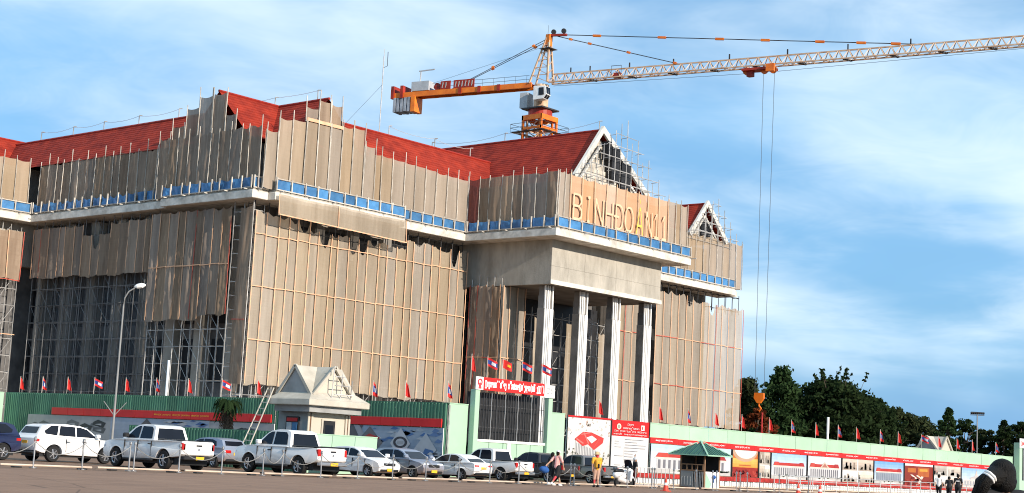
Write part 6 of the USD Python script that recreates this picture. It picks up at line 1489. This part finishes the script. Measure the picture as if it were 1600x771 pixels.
# ------------------------------------------------------------------ trees
def leaves(mb, c, r, n, size, rng, flat=.8):
    d = rng.normal(size=(n, 3)); d /= np.linalg.norm(d, axis=1)[:, None]; pos = c + d * (rng.random((n, 1)) ** .45) * np.array([r, r, r * flat])
    a = rng.normal(size=(n, 3)); a /= np.linalg.norm(a, axis=1)[:, None]; b = np.cross(a, rng.normal(size=(n, 3))); b /= np.linalg.norm(b, axis=1)[:, None] + 1e-9
    s = size * (.6 + .8 * rng.random((n, 1))); V = np.stack([pos - a * s, pos + b * s * .55, pos + a * s, pos - b * s * .55], 1).reshape(-1, 3)
    mb.add(V, np.arange(4 * n).reshape(-1, 4))
def tree(label, px, ptop, d, width, shape, leaf='leaf_dark', seed=0, dense=1.0, name='tree', base_frac=.12, twigs=False):
    """shape(h) -> relative crown radius at relative height h (0..1)."""
    rng = np.random.default_rng(seed); tp = onray(px, ptop, d); x0, y0, H = tp[0], tp[1], tp[2]; width *= 1.22; dense *= 1.9
    t = thing(name, label, 'tree', (x0, y0, 0)); R = width / 2
    part(t, 'trunk', MB().tube([(x0, y0, 0), (x0 + .1, y0, H * .35), (x0, y0 + .1, H * .8)], [R * .09 + .1, R * .06 + .08, .05], 8), 'bark')
    mb = MB(); lm = MB(); n = int(90 * dense)
    for i in range(n):
        h = base_frac + (1 - base_frac) * rng.random() ** .85; r = shape(h) * R; a = rng.random() * 6.283; q = r * (rng.random() ** .45) * (.75 + .4 * fbm(np.array([math.cos(a) * 1.4 + seed, math.sin(a) * 1.4, h * 4]), 2, seed))
        c = np.array([x0 + q * math.cos(a), y0 + q * math.sin(a), H * h * (.97 + .04 * rng.random())])
        leaves(mb, c, max(.35, R * .22 * (.5 + .7 * rng.random())), int(52), .20 + R * .016, rng, .5)
        if i % 4 == 0: lm.tube([(x0, y0, max(.6, c[2] * .72)), (c + (x0, y0, c[2])) / 2, c], [.09, .06, .02], 5)
    if twigs:
        for i in range(12):
            a = np.array([x0 + rng.normal() * R * .25, y0 + rng.normal() * R * .25, H * .93]); b = a + (rng.normal() * .8, rng.normal() * .8, 1.2 + rng.random() * 2.4); lm.tube([a, b], [.05, .02], 4)
            for k in range(3): leaves(mb, a + (b - a) * (.6 + .2 * k), .28, 7, .26, rng)
    part(t, 'limbs', lm, 'bark', kind='stuff'); part(t, 'crown', mb, leaf, kind='stuff')
dome = lambda h: math.sqrt(max(0, 1 - ((h - .45) / .56) ** 2)); cone_ = lambda h: max(.05, (1 - h) ** .75 * min(1, h * 6)); layered = lambda h: (max(.08, (1 - h) ** .55)) * (.55 + .45 * abs(math.sin(h * 17))); col_ = lambda h: min(1, h * 5) * max(.06, (1 - h ** 3)) 
tree('dark layered tree close to the right corner of the building', 1168, 592, 222, 8.5, layered, 'leaf_olive', 1, 1.1)
tree('tall dark green layered tree behind the crane hook', 1221, 579, 215, 9.2, layered, 'leaf_mid', 2, 1.5, base_frac=.08)
tree('rust coloured small tree between the building corner and the hook', 1184, 640, 205, 4.5, dome, 'leaf_rust', 3, .4)
tree('biggest dark domed tree with bare twigs standing out on top', 1301, 598, 220, 13.5, dome, 'leaf_dark', 4, 2.0, twigs=True)
tree('dark broad tree left of the biggest tree', 1258, 628, 225, 9, dome, 'leaf_dark', 5, 1.1)
tree('dark sloping tree right of the biggest tree', 1352, 622, 226, 10.5, dome, 'leaf_dark', 6, 1.4)
tree('olive low tree in the middle of the row', 1397, 641, 232, 8.5, dome, 'leaf_olive', 7, .9)
tree('olive low tree left of the cypress', 1436, 655, 238, 8, dome, 'leaf_olive', 8, .8)
tree('tall dark cypress shaped tree above the far gatehouse', 1483, 640, 225, 3.2, col_, 'leaf_mid', 9, .6, 'cypress_tree', base_frac=.03)
tree('short dark cypress shaped tree left of the tall one', 1471, 656, 228, 3.0, col_, 'leaf_mid', 10, .5, 'cypress_tree', base_frac=.03)
tree('ragged dark tree behind the floodlight mast', 1508, 655, 240, 5.5, dome, 'leaf_dark', 11, .5)
tree('low olive tree under the floodlight mast', 1534, 672, 242, 4.5, dome, 'leaf_olive', 12, .35)
tree('pointed dark tree near the right edge', 1569, 657, 235, 3.6, col_, 'leaf_dark', 13, .5, 'cypress_tree', base_frac=.03)
tree('low dark tree left of the pointed tree near the right edge', 1552, 674, 240, 4.5, dome, 'leaf_olive', 14, .4)
tree('ragged dark tree cut off by the right edge', 1594, 660, 236, 6, dome, 'leaf_dark', 15, .6)
tree('tall dark tree beyond the right edge', 1650, 650, 240, 12, dome, 'leaf_dark', 17, .9)
hb_ = MB(); rng = np.random.default_rng(20)
for px in range(1165, 1700, 7): q = onray(px, 712, 246 + rng.random() * 8); q[2] = 1.2 + rng.random() * 3.4; leaves(hb_, q, 2.2, 60, .4, rng, .9)
solo('undergrowth', hb_, 'leaf_dark', 'dark undergrowth filling the foot of the tree row', 'undergrowth', kind='stuff')
# drooping, half dead palm in front of the left hoarding
q = onray(356, 640, 85); pm = thing('palm_tree', 'drooping half dead palm in front of the left hoarding', 'tree', (q[0], q[1], 0))
tp = onray(357, 630, 85); part(pm, 'trunk', MB().tube([(q[0], q[1], 0), (q[0] + .05, q[1], tp[2] * .6), (q[0], q[1], tp[2])], [.22, .2, .15], 9), 'bark')
for i in range(22):
    a = i * 2.4; L_ = RNG.uniform(.8, 1.6) if i % 3 else RNG.uniform(.4, .7); up_ = RNG.uniform(.3, 1.15) if i % 3 else -.1; q3 = []
    dr = np.array([math.cos(a), math.sin(a), 0])
    for u in np.linspace(0, 1, 7): q3.append(np.array([q[0], q[1], tp[2]]) + dr * L_ * (u - .35 * u ** 2) * .9 + np.array([0, 0, up_ * u - (1.25 if i % 3 else 1.2) * u ** 2]))
    mb = MB().tube(q3, .016, 4)
    for u in range(1, 7):
        for s in (-1, 1):
            for kk in (0, .5):
                b_ = q3[u] * (1 - kk) + q3[u - 1] * kk; side = np.cross(dr, (0, 0, 1)) * s; mb.add([b_, b_ + side * .16 + (0, 0, -.14), b_ + side * .2 + dr * .05 + (0, 0, -.32), b_ + side * .06 + (0, 0, -.16)], [(0, 1, 2, 3)])
    part(pm, 'frond', mb, 'leaf_palm' if i % 3 else 'dead_leaf')
